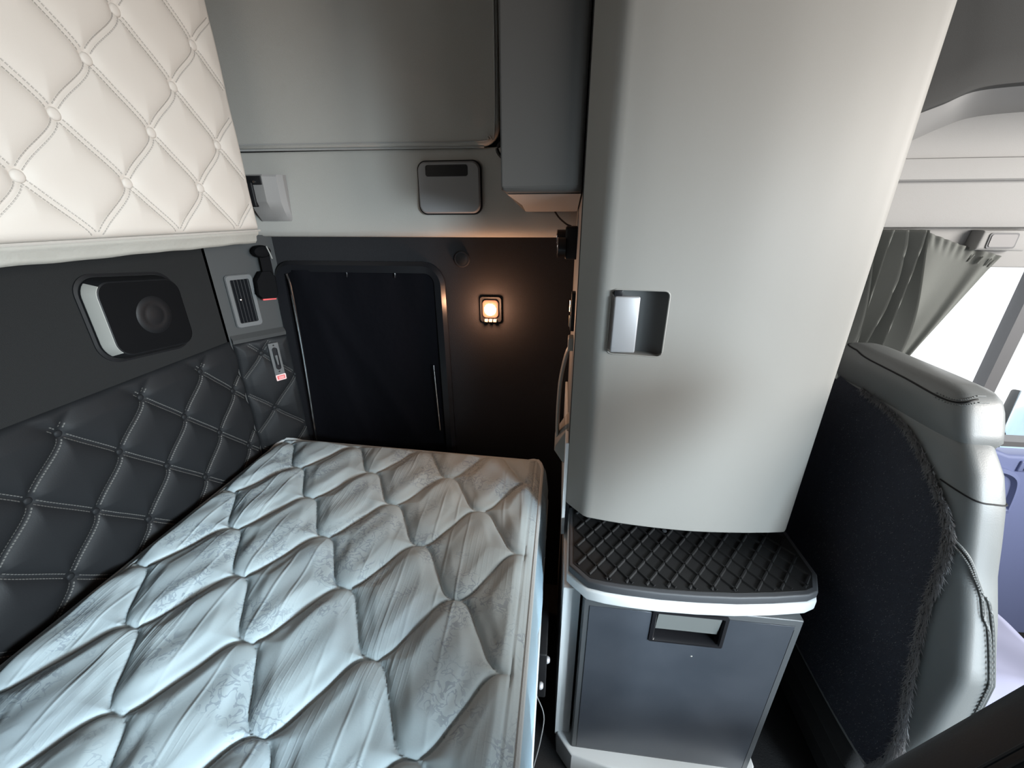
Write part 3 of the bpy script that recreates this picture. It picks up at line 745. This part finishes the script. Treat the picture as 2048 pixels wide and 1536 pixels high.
def grab():
    root = thing('grab_handle', 'grey flat grab handle on the side of the tall cabinet below the catch', 'handle')
    pts = smooth_line([(.034, 1.05, 1.235), (.020, 1.05, 1.20), (.008, 1.05, 1.13), (.0045, 1.05, 1.06), (.004, 1.05, .99), (.006, 1.05, .935)], 8)
    G().tube(pts, .0055, 10, up=(0, 1, 0), flat=2.2).build('bar', M['plastic'], root)
    bbox_obj('mount', .022, .038, 1.03, 1.07, 1.215, 1.25, M['plastic'], root, .004)
    return root
grab()

# ------------------------------------------------------------------ base cabinet with fridge door, step mat on top
TOP = [(.046, .975), (.042, .757), (.088, .711), (.13, .7035), (.171, .700), (.25, .697), (.334, .699), (.42, .705), (.50, .716), (.579, .731), (.606, .745), (.630, .795), (.626, .975)]
def inset(poly, d):
    out = []; n = len(poly); c = np.mean(poly, 0)
    for i in range(n):
        a, b, e = np.array(poly[i - 1]), np.array(poly[i]), np.array(poly[(i + 1) % n])
        n1 = np.array([-(b - a)[1], (b - a)[0]]); n1 /= np.linalg.norm(n1); n2 = np.array([-(e - b)[1], (e - b)[0]]); n2 /= np.linalg.norm(n2)
        if np.dot(c - b, n1) < 0: n1 = -n1
        if np.dot(c - b, n2) < 0: n2 = -n2
        k = (n1 + n2); k /= max(np.dot(k, n1), .3); out.append(tuple(b + k * d))
    return out
def base_cabinet():
    root = thing('base_cabinet', 'low grey cabinet with black drawer front under the tall cabinet', 'cabinet')
    prism('rim', TOP, .702, .737, M['plastic2'], root, bev=.007, seg=4)
    G().box(.08, .575, .775, 1.36, .09, .69).build('carcass', M['black'], root, smooth=False)
    prism('side_panel', [(.036, .750), (.078, .750), (.078, .775), (.052, .785), (.052, 1.36), (.036, 1.36)], .08, .692, M['plastic2'], root, bev=.003)
    prism('side_panel', [(.027, .935), (.0355, .935), (.0355, 1.36), (.027, 1.36)], .690, .995, M['plastic2'], root, bev=.002)
    prism('sill', [(.040, .775), (.043, .742), (.085, .694), (.2, .676), (.34, .672), (.5, .680), (.585, .70), (.600, .73), (.60, .775)], .0, .097, M['plastic2'], root, bev=.006)
    G().box(.084, .094, .752, .775, .10, .70).build('inner_strip', M['rim_dark'], root, smooth=False)
    # drawer door
    x0, x1, z0, z1, yf = .084, .5725, .098, .7015, .714
    d = bbox_obj('drawer', x0, x1, yf, .772, z0, z1, M['fridge_frame'], root, .003)
    hx0, hx1, hz0, hz1 = .244, .414, .590, .692
    cut = prism('cutter', rrect(hx0 + .008, hx1 - .008, hz0 + .006, hz1 - .006, .003), .70, .75, None, axis='y', bev=0); apply_boolean(d, cut)
    fr = [(x0 + .014, z0 + .012), (x1 - .016, z0 + .012), (x1 - .016, z1 - .018), (hx1, z1 - .018), (hx1, hz0), (hx0, hz0), (hx0, z1 - .018), (x0 + .014, z1 - .018)]
    prism('panel', fr, yf - .0022, yf + .002, M['fridge'], d, bev=.001, axis='y')
    G().tube([(x1 - .0165, yf - .001, z0 + .012), (x1 - .0165, yf - .001, z1 - .03)], .0015, 6).build('groove', M['black'], d)
    o1 = rrect(hx0, hx1, hz0, hz1, .004, 4); i1 = rrect(hx0 + .011, hx1 - .011, hz0 + .008, hz1 - .008, .004, 4)
    G().rings([[(x, y, z) for x, z in o] for o, y in ((o1, yf + .001), (o1, yf - .005), (rrect(hx0 + .008, hx1 - .008, hz0 + .006, hz1 - .006, .004, 4), yf - .006), (i1, yf - .002), (i1, yf + .034))], (False, True)).build('handle_frame', M['black_gloss'], d, ang=30)
    fl = G(); fl.rings([[(hx0 + .014, y + .001, z), (hx1 - .014, y + .001, z), (hx1 - .014, y + .006, z + .003), (hx0 + .014, y + .006, z + .003)] for y, z in ((yf - .003, hz1 - .011), (yf + .004, hz0 + .034))])
    fl.build('handle_flap', M['flap_metal'], d, smooth=False)
    lathe((.352, yf - .002, .548), (0, -1, 0), [(.003, 0), (.002, .0008), (0, .001)], 10).build('scuff', M['silver_bez'], d)
    return root
base_cabinet()

def clip_line(p, dvec, poly):
    t0, t1 = -9., 9.; n = len(poly); c = np.mean(poly, 0)
    for i in range(n):
        a, b = np.array(poly[i]), np.array(poly[(i + 1) % n]); nn = np.array([-(b - a)[1], (b - a)[0]])
        if np.dot(c - a, nn) < 0: nn = -nn
        num, den = np.dot(p - a, nn), np.dot(dvec, nn)
        if abs(den) < 1e-9:
            if num < 0: return None
            continue
        t = -num / den
        if den > 0: t0 = max(t0, t)
        else: t1 = min(t1, t)
    return (p + dvec * t0, p + dvec * t1) if t1 - t0 > .012 else None
def step_mat():
    root = thing('step_mat', 'black rubber mat with diamond ribs on the low cabinet top', 'mat')
    o = inset(TOP, .003)
    prism('pad', o, .7375, .760, M['rim_dark'], root, bev=.004, seg=3)
    oi = inset(TOP, .014)
    prism('tread_bed', oi, .7595, .7612, M['mat'], root, bev=.0005, seg=1)
    g = G(); pin = inset(TOP, .020); c0 = np.array([.30, .70])
    for sgn in (1, -1):
        dv = np.array([.0235 * sgn, .030]); dv /= np.linalg.norm(dv); nn = np.array([dv[1], -dv[0]])
        for k in range(-40, 41):
            q = clip_line(c0 + np.array([.047 * k, 0]), dv, pin)
            if not q: continue
            a, b = q; L = np.linalg.norm(b - a)
            v = []
            for e in (a, b):
                v += [(*(e - nn * .0042), .7608), (*(e - nn * .0016), .7650), (*(e + nn * .0016), .7650), (*(e + nn * .0042), .7608)]
            g.add(v, [(0, 1, 5, 4), (1, 2, 6, 5), (2, 3, 7, 6), (0, 3, 2, 1), (4, 5, 6, 7)])
    g.build('ribs', M['mat'], root, smooth=False)
    lathe((.30, .90, .761), (0, 0, 1), [(.006, 0), (.006, .003), (0, .004)], 12).build('stud', M['rim_dark'], root)
    return root
step_mat()

# ------------------------------------------------------------------ driver's seat seen from behind
def interp(tab, z):
    t = np.array(tab); return [float(np.interp(z, t[:, 0], t[:, i])) for i in range(1, t.shape[1])]
BK = [(.36, .735, .845, .585, 1.22), (.45, .730, .85, .578, 1.22), (.60, .726, .845, .562, 1.22), (.77, .722, .825, .562, 1.21), (.877, .720, .815, .598, 1.20), (.95, .718, .812, .630, 1.18), (1.01, .716, .810, .648, 1.16), (1.07, .715, .808, .668, 1.13), (1.12, .716, .804, .692, 1.11), (1.16, .720, .796, .724, 1.09), (1.175, .73, .785, .745, 1.07)]
def sup(tab, z, th, n=4.):
    x0, x1, y0, y1 = interp(tab, z); c, s = math.cos(th), math.sin(th)
    return ((x0 + x1) / 2 + (x1 - x0) / 2 * math.copysign(abs(c) ** (2 / n), c), (y0 + y1) / 2 + (y1 - y0) / 2 * math.copysign(abs(s) ** (2 / n), s), z)
HD = [(1.130, .748, .790, .765, 1.08), (1.142, .728, .806, .738, 1.11), (1.165, .719, .812, .728, 1.12), (1.19, .715, .814, .738, 1.125), (1.215, .714, .812, .748, 1.12), (1.232, .718, .808, .757, 1.11), (1.243, .727, .800, .770, 1.095), (1.249, .742, .786, .80, 1.06)]
FURP = [(1.19, .375), (1.19, 1.10), (1.08, 1.158), (.975, 1.160), (.88, 1.152), (.805, 1.130), (.725, 1.075), (.672, 1.010), (.655, .93), (.642, .83), (.615, .69), (.590, .55), (.588, .46), (.606, .375)]
def in_poly(y, z, poly):
    r = False; n = len(poly)
    for i in range(n):
        (y1, z1), (y2, z2) = poly[i], poly[(i + 1) % n]
        if (z1 > z) != (z2 > z) and y < (y2 - y1) * (z - z1) / (z2 - z1) + y1: r = not r
    return r
def rear_x(y, z, n=4.):
    x0, x1, y0, y1 = interp(BK, z); v = abs((y - (y0 + y1) / 2) / ((y1 - y0) / 2)); v = min(v, .999)
    return (x0 + x1) / 2 - (x1 - x0) / 2 * (1 - v ** n) ** (1 / n)
def seat():
    root = thing('truck_chair', 'dark leatherette driver seat with black plush back panel, right of the tall cabinet', 'seat')
    N = 72; TH = [2 * math.pi * k / N for k in range(N)]
    zs = np.linspace(.36, 1.175, 44)
    G().rings([[sup(BK, z, t) for t in TH] for z in zs]).build('backrest', M['seat'], root, ang=80)
    zs = [1.130, 1.136, 1.142, 1.15, 1.165, 1.18, 1.19, 1.205, 1.215, 1.225, 1.232, 1.238, 1.243, 1.247, 1.249]
    hd = G().rings([[sup(HD, z, t, 5.) for t in TH] for z in zs]).build('headrest', M['seat'], root, ang=80)
    # seam along the rear top edge of the headrest, stitched towards its near end
    def hs(t, z, out=.001):
        p = Vector(sup(HD, z, t, 5.)); return p + Vector((-out, 0, out))
    ang = np.linspace(R(95), R(268), 60)
    G().tube([hs(t, 1.236 - .012 * max(0, math.sin((t - R(160)) / R(108) * math.pi)) if t > R(160) else 1.236) for t in ang], .0016, 6).build('seam', M['black'], hd)
    g = G()
    for off in (.0045, -.004):
        for t in np.linspace(R(205), R(268), 17):
            z = 1.236 - .012 * max(0, math.sin((t - R(160)) / R(108) * math.pi)) + off
            g.tube([hs(t, z), hs(t + R(2.2), z)], .0011, 5)
    g.build('stitching', M['seat_thread'], hd)
    # seams on the shoulder
    def bs(t, z, out=.0012):
        p = Vector(sup(BK, z, t)); c = Vector(((interp(BK, z)[0] + interp(BK, z)[1]) / 2, p.y * .6 + .4 * .9, z)); return p + (p - c).normalized() * out
    T0, T1 = R(222), R(300)
    G().tube([bs(t, 1.085 - .012 * ((t - T0) / (T1 - T0))) for t in np.linspace(R(215), R(300), 30)], .0014, 6).build('seam', M['black'], root)
    for dz in (.0, -.011):
        ctl = [(R(228), 1.000 + dz), (R(244), .992 + dz), (R(258), .972 + dz), (R(268), .935 + dz * .6), (R(273 if not dz else 270), .88), (R(277 if not dz else 273), .80), (R(280 if not dz else 275), .70), (R(281 if not dz else 276), .58), (R(281 if not dz else 276), .45)]
        pts = [bs(t, z) for t, z in smooth_line(ctl, 9)]
        G().tube(pts, .0028, 6).build('seam', M['seat'], root)
        g = G()
        for i in range(0, len(pts) - 1):
            a, b = pts[i], pts[i + 1]
            g.tube([a + (b - a) * .1 + Vector((-.004, -.002, .004)), a + (b - a) * .65 + Vector((-.004, -.002, .004))], .0012, 5)
        g.build('stitching', M['seat_thread'], root)
    # plush panel
    ys = np.arange(.575, 1.195, .006); zz = np.arange(.372, 1.165, .006)
    P = np.zeros((len(ys), len(zz), 3)); keep = np.zeros((len(ys), len(zz)), bool)
    for i, y in enumerate(ys):
        for j, z in enumerate(zz):
            P[i, j] = (rear_x(y, z) - .005 - .0015 * rng.random(), y, z); keep[i, j] = in_poly(y, z, FURP)
    fp = grid_obj('plush_panel', P, M['fur'], root, ang=180, keep=keep.ravel())
    g = G(); n = 0; poly = np.array(FURP)
    def blade(y, z, L, side):
        x = rear_x(y, z) - .004
        d = Vector((-.55 + .3 * rng.normal(), side * .9 + .5 * rng.normal(), -.35 + .5 * rng.normal())).normalized() * L
        w = Vector((0, .5, .8)).cross(d).normalized() * .0009
        b = Vector((x, y, z)); g.add([b - w, b + w, b + d], [(0, 1, 2)])
    while n < 5000:
        y, z = rng.uniform(.58, 1.0), rng.uniform(.375, 1.16)
        if in_poly(y, z, FURP): blade(y, z, .006, -.1); n += 1
    edge = smooth_line(FURP[3:], 60)
    for y, z in edge:
        for _ in range(14): blade(y + rng.uniform(-.003, .016), z + rng.uniform(-.004, .004), rng.uniform(.008, .017), -.7)
    f = g.build('pile', M['fur_blade'], fp, smooth=False); f['kind'] = 'stuff'
    # cushion, skirt and pedestal
    xs = np.linspace(.80, 1.09, 60); ys = np.linspace(.60, 1.20, 60); X, Y = np.meshgrid(xs, ys, indexing='ij')
    ed = np.minimum(np.minimum(X - .80, 1.09 - X), np.minimum(Y - .60, 1.20 - Y))
    Zc = .645 + .03 * np.clip(ed / .05, 0, 1) + .006 * np.sin(40 * (X + .6 * Y)) * np.sin(17 * Y + 9 * X) - .05 * (1 - np.clip(ed / .03, 0, 1)) ** 2
    c = grid_obj('cushion_cover', np.stack([X, Y, Zc], -1), M['seat_cover'], root, ang=80); tag(c, 'pale lavender creased seat cushion cover')
    bbox_obj('cushion', .80, 1.085, .605, 1.195, .50, .635, M['seat'], root, .03, 4)
    for k, (z0, z1, e) in enumerate(((.26, .35, .0), (.14, .255, .03), (.02, .135, .065))):
        bbox_obj('skirt', .745 + e, 1.08, .655 - .01 * k, 1.17, z0, z1, M['skirt'], root, .022, 4)
    bbox_obj('pedestal', .84, 1.05, .70, 1.12, 0, .52, M['black'], root, .01)
    return root
seat()

# ------------------------------------------------------------------ second seat: only its padded shoulder enters the picture
def pass_seat():
    root = thing('passenger_seat', 'black padded edge of another seat at the lower right corner', 'seat')
    A, B = Vector((.349, .309, .965)), Vector((.700, .382, 1.385))  # set close and extended out of view to shade the mattress corner
    ax = (B - A).normalized(); side = Vector((.03, -1, 0)).normalized(); nn = ax.cross(side).normalized()
    if nn.x < 0: nn = -nn
    L = (B - A).length
    rings = []
    for s, k in ((-.02, .80), (0, .93), (.03, 1.), (L * .5, 1.), (L - .05, 1.), (L - .015, .93), (L, .8)):
        ring = []
        for t in np.linspace(0, 2 * math.pi, 40, endpoint=False):
            c, q = math.cos(t), math.sin(t); n = 5.
            w = .235 * math.copysign(abs(c) ** (2 / n), c) * k; h = .065 * math.copysign(abs(q) ** (2 / n), q) * k
            ring.append(A + ax * s + side * (.235 + w) + nn * (.065 + h))
        rings.append(ring)
    b = G().rings(rings).build('backrest', M['pass'], root, ang=60)
    for off in (.050, .058):
        G().tube([A + ax * s + side * off + nn * (-.0002) for s in np.linspace(.02, L - .02, 20)], .0016, 6).build('seam', M['pass'], root)
    bbox_obj('cushion', .42, .86, -.12, .30, .30, .42, M['pass'], root, .03, 4)
    bbox_obj('pedestal', .5, .78, -.04, .24, 0, .31, M['black'], root, .01)
    G().tube([(.52, -.10, .36), (.50, -.10, .80), (.46, -.10, 1.0)], .02, 10).build('back_frame', M['black'], root)
    G().tube([(.52, .26, .36), (.50, .26, .80), (.46, .26, 1.0)], .02, 10).build('back_frame', M['black'], root)
    return root
pass_seat()

# ------------------------------------------------------------------ driver side: door, window, curtain, headers
def door():
    P = [(.62, .0), (2.2, .0), (2.2, .80), (1.50, .80), (1.40, .835), (.62, .86)]
    d = prism('door_1', P, 1.345, 1.41, M['door_blue'], bev=.012, axis='y')
    struct(d, 'blue grey inside panel of the driver door below the window', 'door')
    o = [(1.44, .60), (1.455, .735), (1.475, .757), (1.53, .740), (1.560, .70), (1.575, .60), (1.565, .575), (1.46, .575)]
    oo = smooth_line(o + [o[0]], 6)[:-1]; c = np.mean(oo, 0)
    ii = [tuple(c + (np.array(p) - c) * .84) for p in oo]; i2 = [tuple(c + (np.array(p) - c) * .70) for p in oo]
    G().rings([[(x, y, z) for x, z in q] for q, y in ((oo, 1.348), (oo, 1.335), (ii, 1.332), (i2, 1.346))], (False, True)).build('pull_cup', M['door_blue'], d, ang=30)
    bbox_obj('lock_plate', 1.535, 1.62, 1.338, 1.35, .745, .785, M['door_blue'], d, .004)
    bbox_obj('lock_button', 1.55, 1.605, 1.333, 1.342, .752, .778, M['gasket'], d, .003)
    # window frame: rubber and the leaning divider post, the top trim
    fr = G().box(.62, 2.2, 1.35, 1.40, 1.402, 1.44); w = fr.build('window_2', M['gasket'], smooth=False)
    struct(w, 'driver door window frame with dark divider post', 'window')
    G().rings([[(1.326, 1.345, z) , (1.362, 1.345, z), (1.362, 1.385, z), (1.326, 1.385, z)] for z in (.83, 1.41)]).build('divider', M['gasket'], w)
    G().box(.62, 2.2, 1.35, 1.40, .832, .850).build('sill_seal', M['gasket'], w)
    gm = bpy.data.materials.new('window glass'); gm.use_nodes = True; nt = gm.node_tree; nt.nodes.clear()
    out = nt.nodes.new('ShaderNodeOutputMaterial'); mx = nt.nodes.new('ShaderNodeMixShader'); tr = nt.nodes.new('ShaderNodeBsdfTransparent'); gl = nt.nodes.new('ShaderNodeBsdfGlossy')
    gl.inputs['Roughness'].default_value = .02; mx.inputs[0].default_value = .06
    nt.links.new(tr.outputs[0], mx.inputs[1]); nt.links.new(gl.outputs[0], mx.inputs[2]); nt.links.new(mx.outputs[0], out.inputs[0])
    G().box(.62, 2.2, 1.372, 1.376, .84, 1.41).build('pane', gm, w, smooth=False)
door()

def headers():
    # fabric header over the door window: soft lower panel, ledge strip, recess, arched console
    prof = [(1.36, 1.506), (1.300, 1.508), (1.290, 1.515), (1.288, 1.54), (1.292, 1.575), (1.300, 1.61), (1.305, 1.632), (1.36, 1.634)]
    xs = np.linspace(.60, 2.2, 14)
    struct(grid_obj('trim_5', np.array([[(x, y, z) for y, z in smooth_line(prof, 4)] for x in xs]), M['head'], ang=50), 'pale soft header panel above the driver door window', 'trim')
    prof = [(1.36, 1.620), (1.286, 1.620), (1.280, 1.624), (1.282, 1.64), (1.298, 1.672), (1.32, 1.676), (1.36, 1.676)]
    struct(grid_obj('trim_6', np.array([[(x, y, z) for y, z in prof] for x in xs]), M['head'], ang=30), 'narrow pale ledge strip above the header panel', 'trim')
    P = np.array([[(x, y, z) for y, z in ((1.325, 1.67), (1.330, 1.72), (1.335, 1.85))] for x in xs])
    struct(grid_obj('trim_7', P, M['head']), 'pale recessed panel under the overhead console arch', 'trim')
    o = [(.62, 1.404), (2.2, 1.404), (2.2, 1.52), (.62, 1.52)]
    struct(bbox_obj('trim_9', .60, .985, 1.335, 1.362, .84, 1.42, M['pillar'], None, .004), 'dark door pillar behind the pleated curtain', 'trim')
    struct(prism('trim_8', o, 1.325, 1.362, M['head'], axis='y', bev=.004), 'pale trim between the header panel and the window', 'trim')
    c = thing('overhead_console', 'dark grey overhead console with arched lower edge at top right', 'console')
    front = smooth_line([(.598, 1.682), (.64, 1.703), (.695, 1.728), (.742, 1.746), (.787, 1.765), (.859, 1.772), (.95, 1.774), (1.2, 1.774), (2.2, 1.774)], 5)
    back = smooth_line([(.66, 1.62), (.76, 1.662), (.862, 1.708), (.937, 1.744), (.994, 1.764), (1.087, 1.773), (1.2, 1.775), (1.4, 1.775), (2.2, 1.775)], 5)
    rows = []
    for y, k, dz in ((1.33, 1, 0), (1.20, .52, 0), (1.065, .0, 0), (1.052, 0, .004), (1.050, 0, .014), (1.062, 0, .06), (1.10, 0, .2), (1.2, 0, .55)):
        rows.append([(a[0] + (b[0] - a[0]) * k, y, a[1] + (b[1] - a[1]) * k + dz) for a, b in zip(front, back)])
    grid_obj('soffit', np.array(rows[:3]), M['head'], c, ang=40)
    grid_obj('shell', np.array(rows[2:]), M['pillar'], c, ang=40)
    s = thing('switch_panel', 'pale corner module with a grey square switch beside the driver curtain', 'switch')
    prism('housing', [(1.098, 1.502), (1.21, 1.502), (1.235, 1.480), (1.21, 1.450), (1.092, 1.452)], 1.285, 1.33, M['head'], s, bev=.008, axis='y')
    q = rrect(1.112, 1.180, 1.457, 1.496, .006, 4); q2 = rrect(1.116, 1.176, 1.461, 1.492, .005, 4)
    G().rings([[(x, y, z) for x, z in o_] for o_, y in ((q, 1.286), (q, 1.2825), (q2, 1.2825))], (False, True)).build('button_surround', M['gasket'], s)
    G().rings([[(x, y, z) for x, z in q2] for y in (1.286, 1.281)]).build('button', M['flap'], s)
headers()

def driver_curtain():
    root = thing('driver_curtain', 'grey pleated curtain tied back beside the driver window', 'curtain')
    nu, nv = 420, 70
    S, T = np.meshgrid(np.linspace(0, 1, nu), np.linspace(0, 1, nv), indexing='ij')
    # level pleated part, then a flat front part pulled forward to its upper corner
    q = np.clip(S / .68, 0, 1); v = np.clip((S - .68) / .32, 0, 1)
    xp = .70 + .262 * q + .034 * np.sin(math.pi * T) * q - .03 * q * T * T
    xe = 1.172 - .19 * T; X = np.where(S < .68, xp, xp + (xe - xp) * v)
    zt = 1.503 - .066 * v ** .8; Z = zt + (1.0 - zt) * T
    bd = np.array([0, .09, .20, .30, .42, .52, .62, .72, .88, 1.0]); k = np.clip(np.searchsorted(bd, q, side='right') - 1, 0, 8)
    wd = bd[k + 1] - bd[k]; fr = (q - bd[k]) / wd
    ph = np.array([.3, 2.1, 4.0, 1.2, 5.1, 3.0, .9, 2.6, 4.4])[k]
    sp = .80 - .22 * T * (1 + np.sin(ph)) * .5
    saw = np.where(fr < sp, (np.clip(fr, 0, 1) / sp) ** 1.25, np.clip((1 - fr) / (1 - sp), 0, 1) ** 1.15)
    pl = np.clip((1 - q) / .02, 0, 1)
    amp = (.018 + .20 * wd) * pl
    X = X + pl * saw * (.014 + .012 * np.sin(4.5 * T + ph))
    Yc = 1.313 - amp * saw - .004 * np.sin(5 * T + ph) * saw
    fl = v > 0
    Yc = Yc - fl * (.012 + .010 * np.sin(v * 7 + 4 * T) * (1 - v) + .012 * np.exp(-((v - .84) / .07) ** 2))
    Yc = Yc + fl * .004 * np.sin(v * 55) * np.clip(1 - T * 12, 0, 1)
    P = np.stack([X, Yc, Z], -1)
    o = grid_obj('cloth', P, M['curtain'], root, ang=60)
    sd = o.modifiers.new('th', 'SOLIDIFY'); sd.thickness = .0025; sd.offset = 0
    for k in range(4):
        p = P[int(nu * (.90 + .028 * k)), 3]; G().tube([p + np.array([-.004, -.004, -.012]), p + np.array([.003, -.006, .006])], .002, 6).build('gather', M['curtain'], root)
    return root
driver_curtain()

# ------------------------------------------------------------------ outside, through the driver window
struct(G().box(-40, 40, 1.5, 40, -1.1, -1.0).box(-40, 40, -40, 1.5, -1.25, -1.15).build('ground', M['asphalt'], smooth=False), 'pale concrete outside the driver window', 'ground')
def car():
    root = thing('parked_car', 'pale blue car parked outside the driver window', 'car')
    prof = [(-.95, .30), (-.95, .75), (-.80, .90), (-.35, .98), (.15, 1.45), (1.2, 1.5), (1.9, 1.05), (2.6, .98), (2.75, .70), (2.75, .30)]
    ox, oy, oz = 3.55, 4.2, -1.0
    pr = [(ox + a, oz + b) for a, b in prof]
    prism('body', pr, oy, oy + 1.75, M['car'], root, bev=.08, seg=3, axis='y')
    prism('side_window', [(ox - .15, oz + 1.0), (ox + .22, oz + 1.38), (ox + 1.1, oz + 1.42), (ox + 1.6, oz + 1.05)], oy - .01, oy + .05, M['car_glass'], root, bev=.01, axis='y')
    for x in (-.25, 2.0):
        w = G().cyl((ox + x, oy - .02, oz + .33), (ox + x, oy + .2, oz + .33), .33, n=28).build('wheel', M['tyre'], root)
        G().cyl((ox + x, oy - .035, oz + .33), (ox + x, oy + .0, oz + .33), .19, n=20).build('hub_cap', M['silver'], w)
    lathe((ox - .72, oy - .0, oz + .72), (-.4, -1, 0), [(.13, -.05), (.14, .0), (.10, .05), (0, .07)], 20).build('headlamp', M['lamp_glass'], root)
    bbox_obj('bumper', ox - 1.02, ox - .86, oy + .02, oy + 1.73, oz + .28, oz + .5, M['tyre'], root, .03)
car()
def van(x, y, label, m, name):
    root = thing(name, label, 'truck')
    bbox_obj('cargo_box', x, x + 7, y, y + 2.4, -.2, 2.3 - .9, m, root, .03)
    bbox_obj('chassis', x, x + 7, y + .2, y + 2.2, -.6, -.2, M['tyre'], root, .03)
    for k in (1., 5.8):
        w = G().cyl((x + k, y - .02, -.55), (x + k, y + .3, -.55), .45, n=24).build('wheel', M['tyre'], root)
        G().cyl((x + k, y - .05, -.55), (x + k, y, -.55), .2, n=18).build('hub_cap', M['silver'], w)
van(6.5, 9.0, 'grey box trailer standing far behind the parked car', M['trim_mid'], 'box_trailer')

# ------------------------------------------------------------------ put every root Empty at the foot of its parts
bpy.context.view_layer.update()
for o in [o for o in SC.objects if o.type == 'EMPTY' and o.parent is None]:
    pts = [c.matrix_world @ Vector(b) for c in o.children_recursive if c.type == 'MESH' for b in c.bound_box]
    if not pts: continue
    lo = Vector([min(p[i] for p in pts) for i in range(3)]); hi = Vector([max(p[i] for p in pts) for i in range(3)])
    base = Vector(((lo.x + hi.x) / 2, (lo.y + hi.y) / 2, lo.z))
    o.location = base
    for c in o.children: c.location = c.location - base

for nm, loc in (('parked_car', (6.31, 3.43)), ('box_trailer', (12.8, 7.3))):
    o = bpy.data.objects[nm]; o.rotation_euler.z = R(-46); o.location.x, o.location.y = loc

# ------------------------------------------------------------------ light
W = bpy.data.worlds.new('sky'); SC.world = W; W.use_nodes = True
W.node_tree.nodes['Background'].inputs[0].default_value = (.93, .97, 1.0, 1); W.node_tree.nodes['Background'].inputs[1].default_value = 2.6
def area(name, loc, target, sx, sy, power, col):
    l = bpy.data.lights.new(name, 'AREA'); l.shape = 'RECTANGLE'; l.size = sx; l.size_y = sy; l.energy = power; l.color = col
    o = bpy.data.objects.new(name, l); COL.objects.link(o); o.location = loc
    o.rotation_euler = (Vector(target) - Vector(loc)).to_track_quat('-Z', 'Y').to_euler(); return o
dw = area('side_window_daylight', (1.66, -1.0, 1.56), (-.55, .52, .75), .62, .4, 25, (.74, .90, 1.)); dw.data.spread = R(56)
dl = area('open_door_daylight', (1.62, -1.0, .60), (.66, .66, .22), .4, .45, 5.5, (.78, .91, 1.)); dl.data.spread = R(58)
area('windscreen_daylight', (2.22, -.20, 1.84), (-.4, .95, 1.5), 1.1, .7, 82, (1., .955, .90))
pl = bpy.data.lights.new('reading_lamp_light', 'POINT'); pl.energy = 2.6; pl.color = (1., .50, .28); pl.shadow_soft_size = .014
po = bpy.data.objects.new('reading_lamp_light', pl); COL.objects.link(po); po.location = (LX, 1.312, LZ)

# ------------------------------------------------------------------ camera
cam = bpy.data.cameras.new('camera'); co = bpy.data.objects.new('camera', cam); COL.objects.link(co)
cam.sensor_width = 36; cam.lens = 818 / 2048 * 36; cam.clip_start = .02; cam.clip_end = 200
right = Vector((.99292598, .11865935, -.004238)); up = Vector((-.04194853, .38396375, .9223948)); fwd = Vector((-.11107801, .91569198, -.38622517))
Mx = Matrix((right, up, -fwd)).transposed().to_4x4(); Mx.translation = Vector((0, 0, 1.55)); co.matrix_world = Mx
SC.camera = co
SC.view_settings.view_transform = 'Standard'; SC.view_settings.look = 'None'; SC.view_settings.gamma = 1
SC.view_settings.exposure = 0; SC.view_settings.use_curve_mapping = False
try: SC.cycles.use_denoising = True; SC.cycles.max_bounces = 8
except Exception: pass
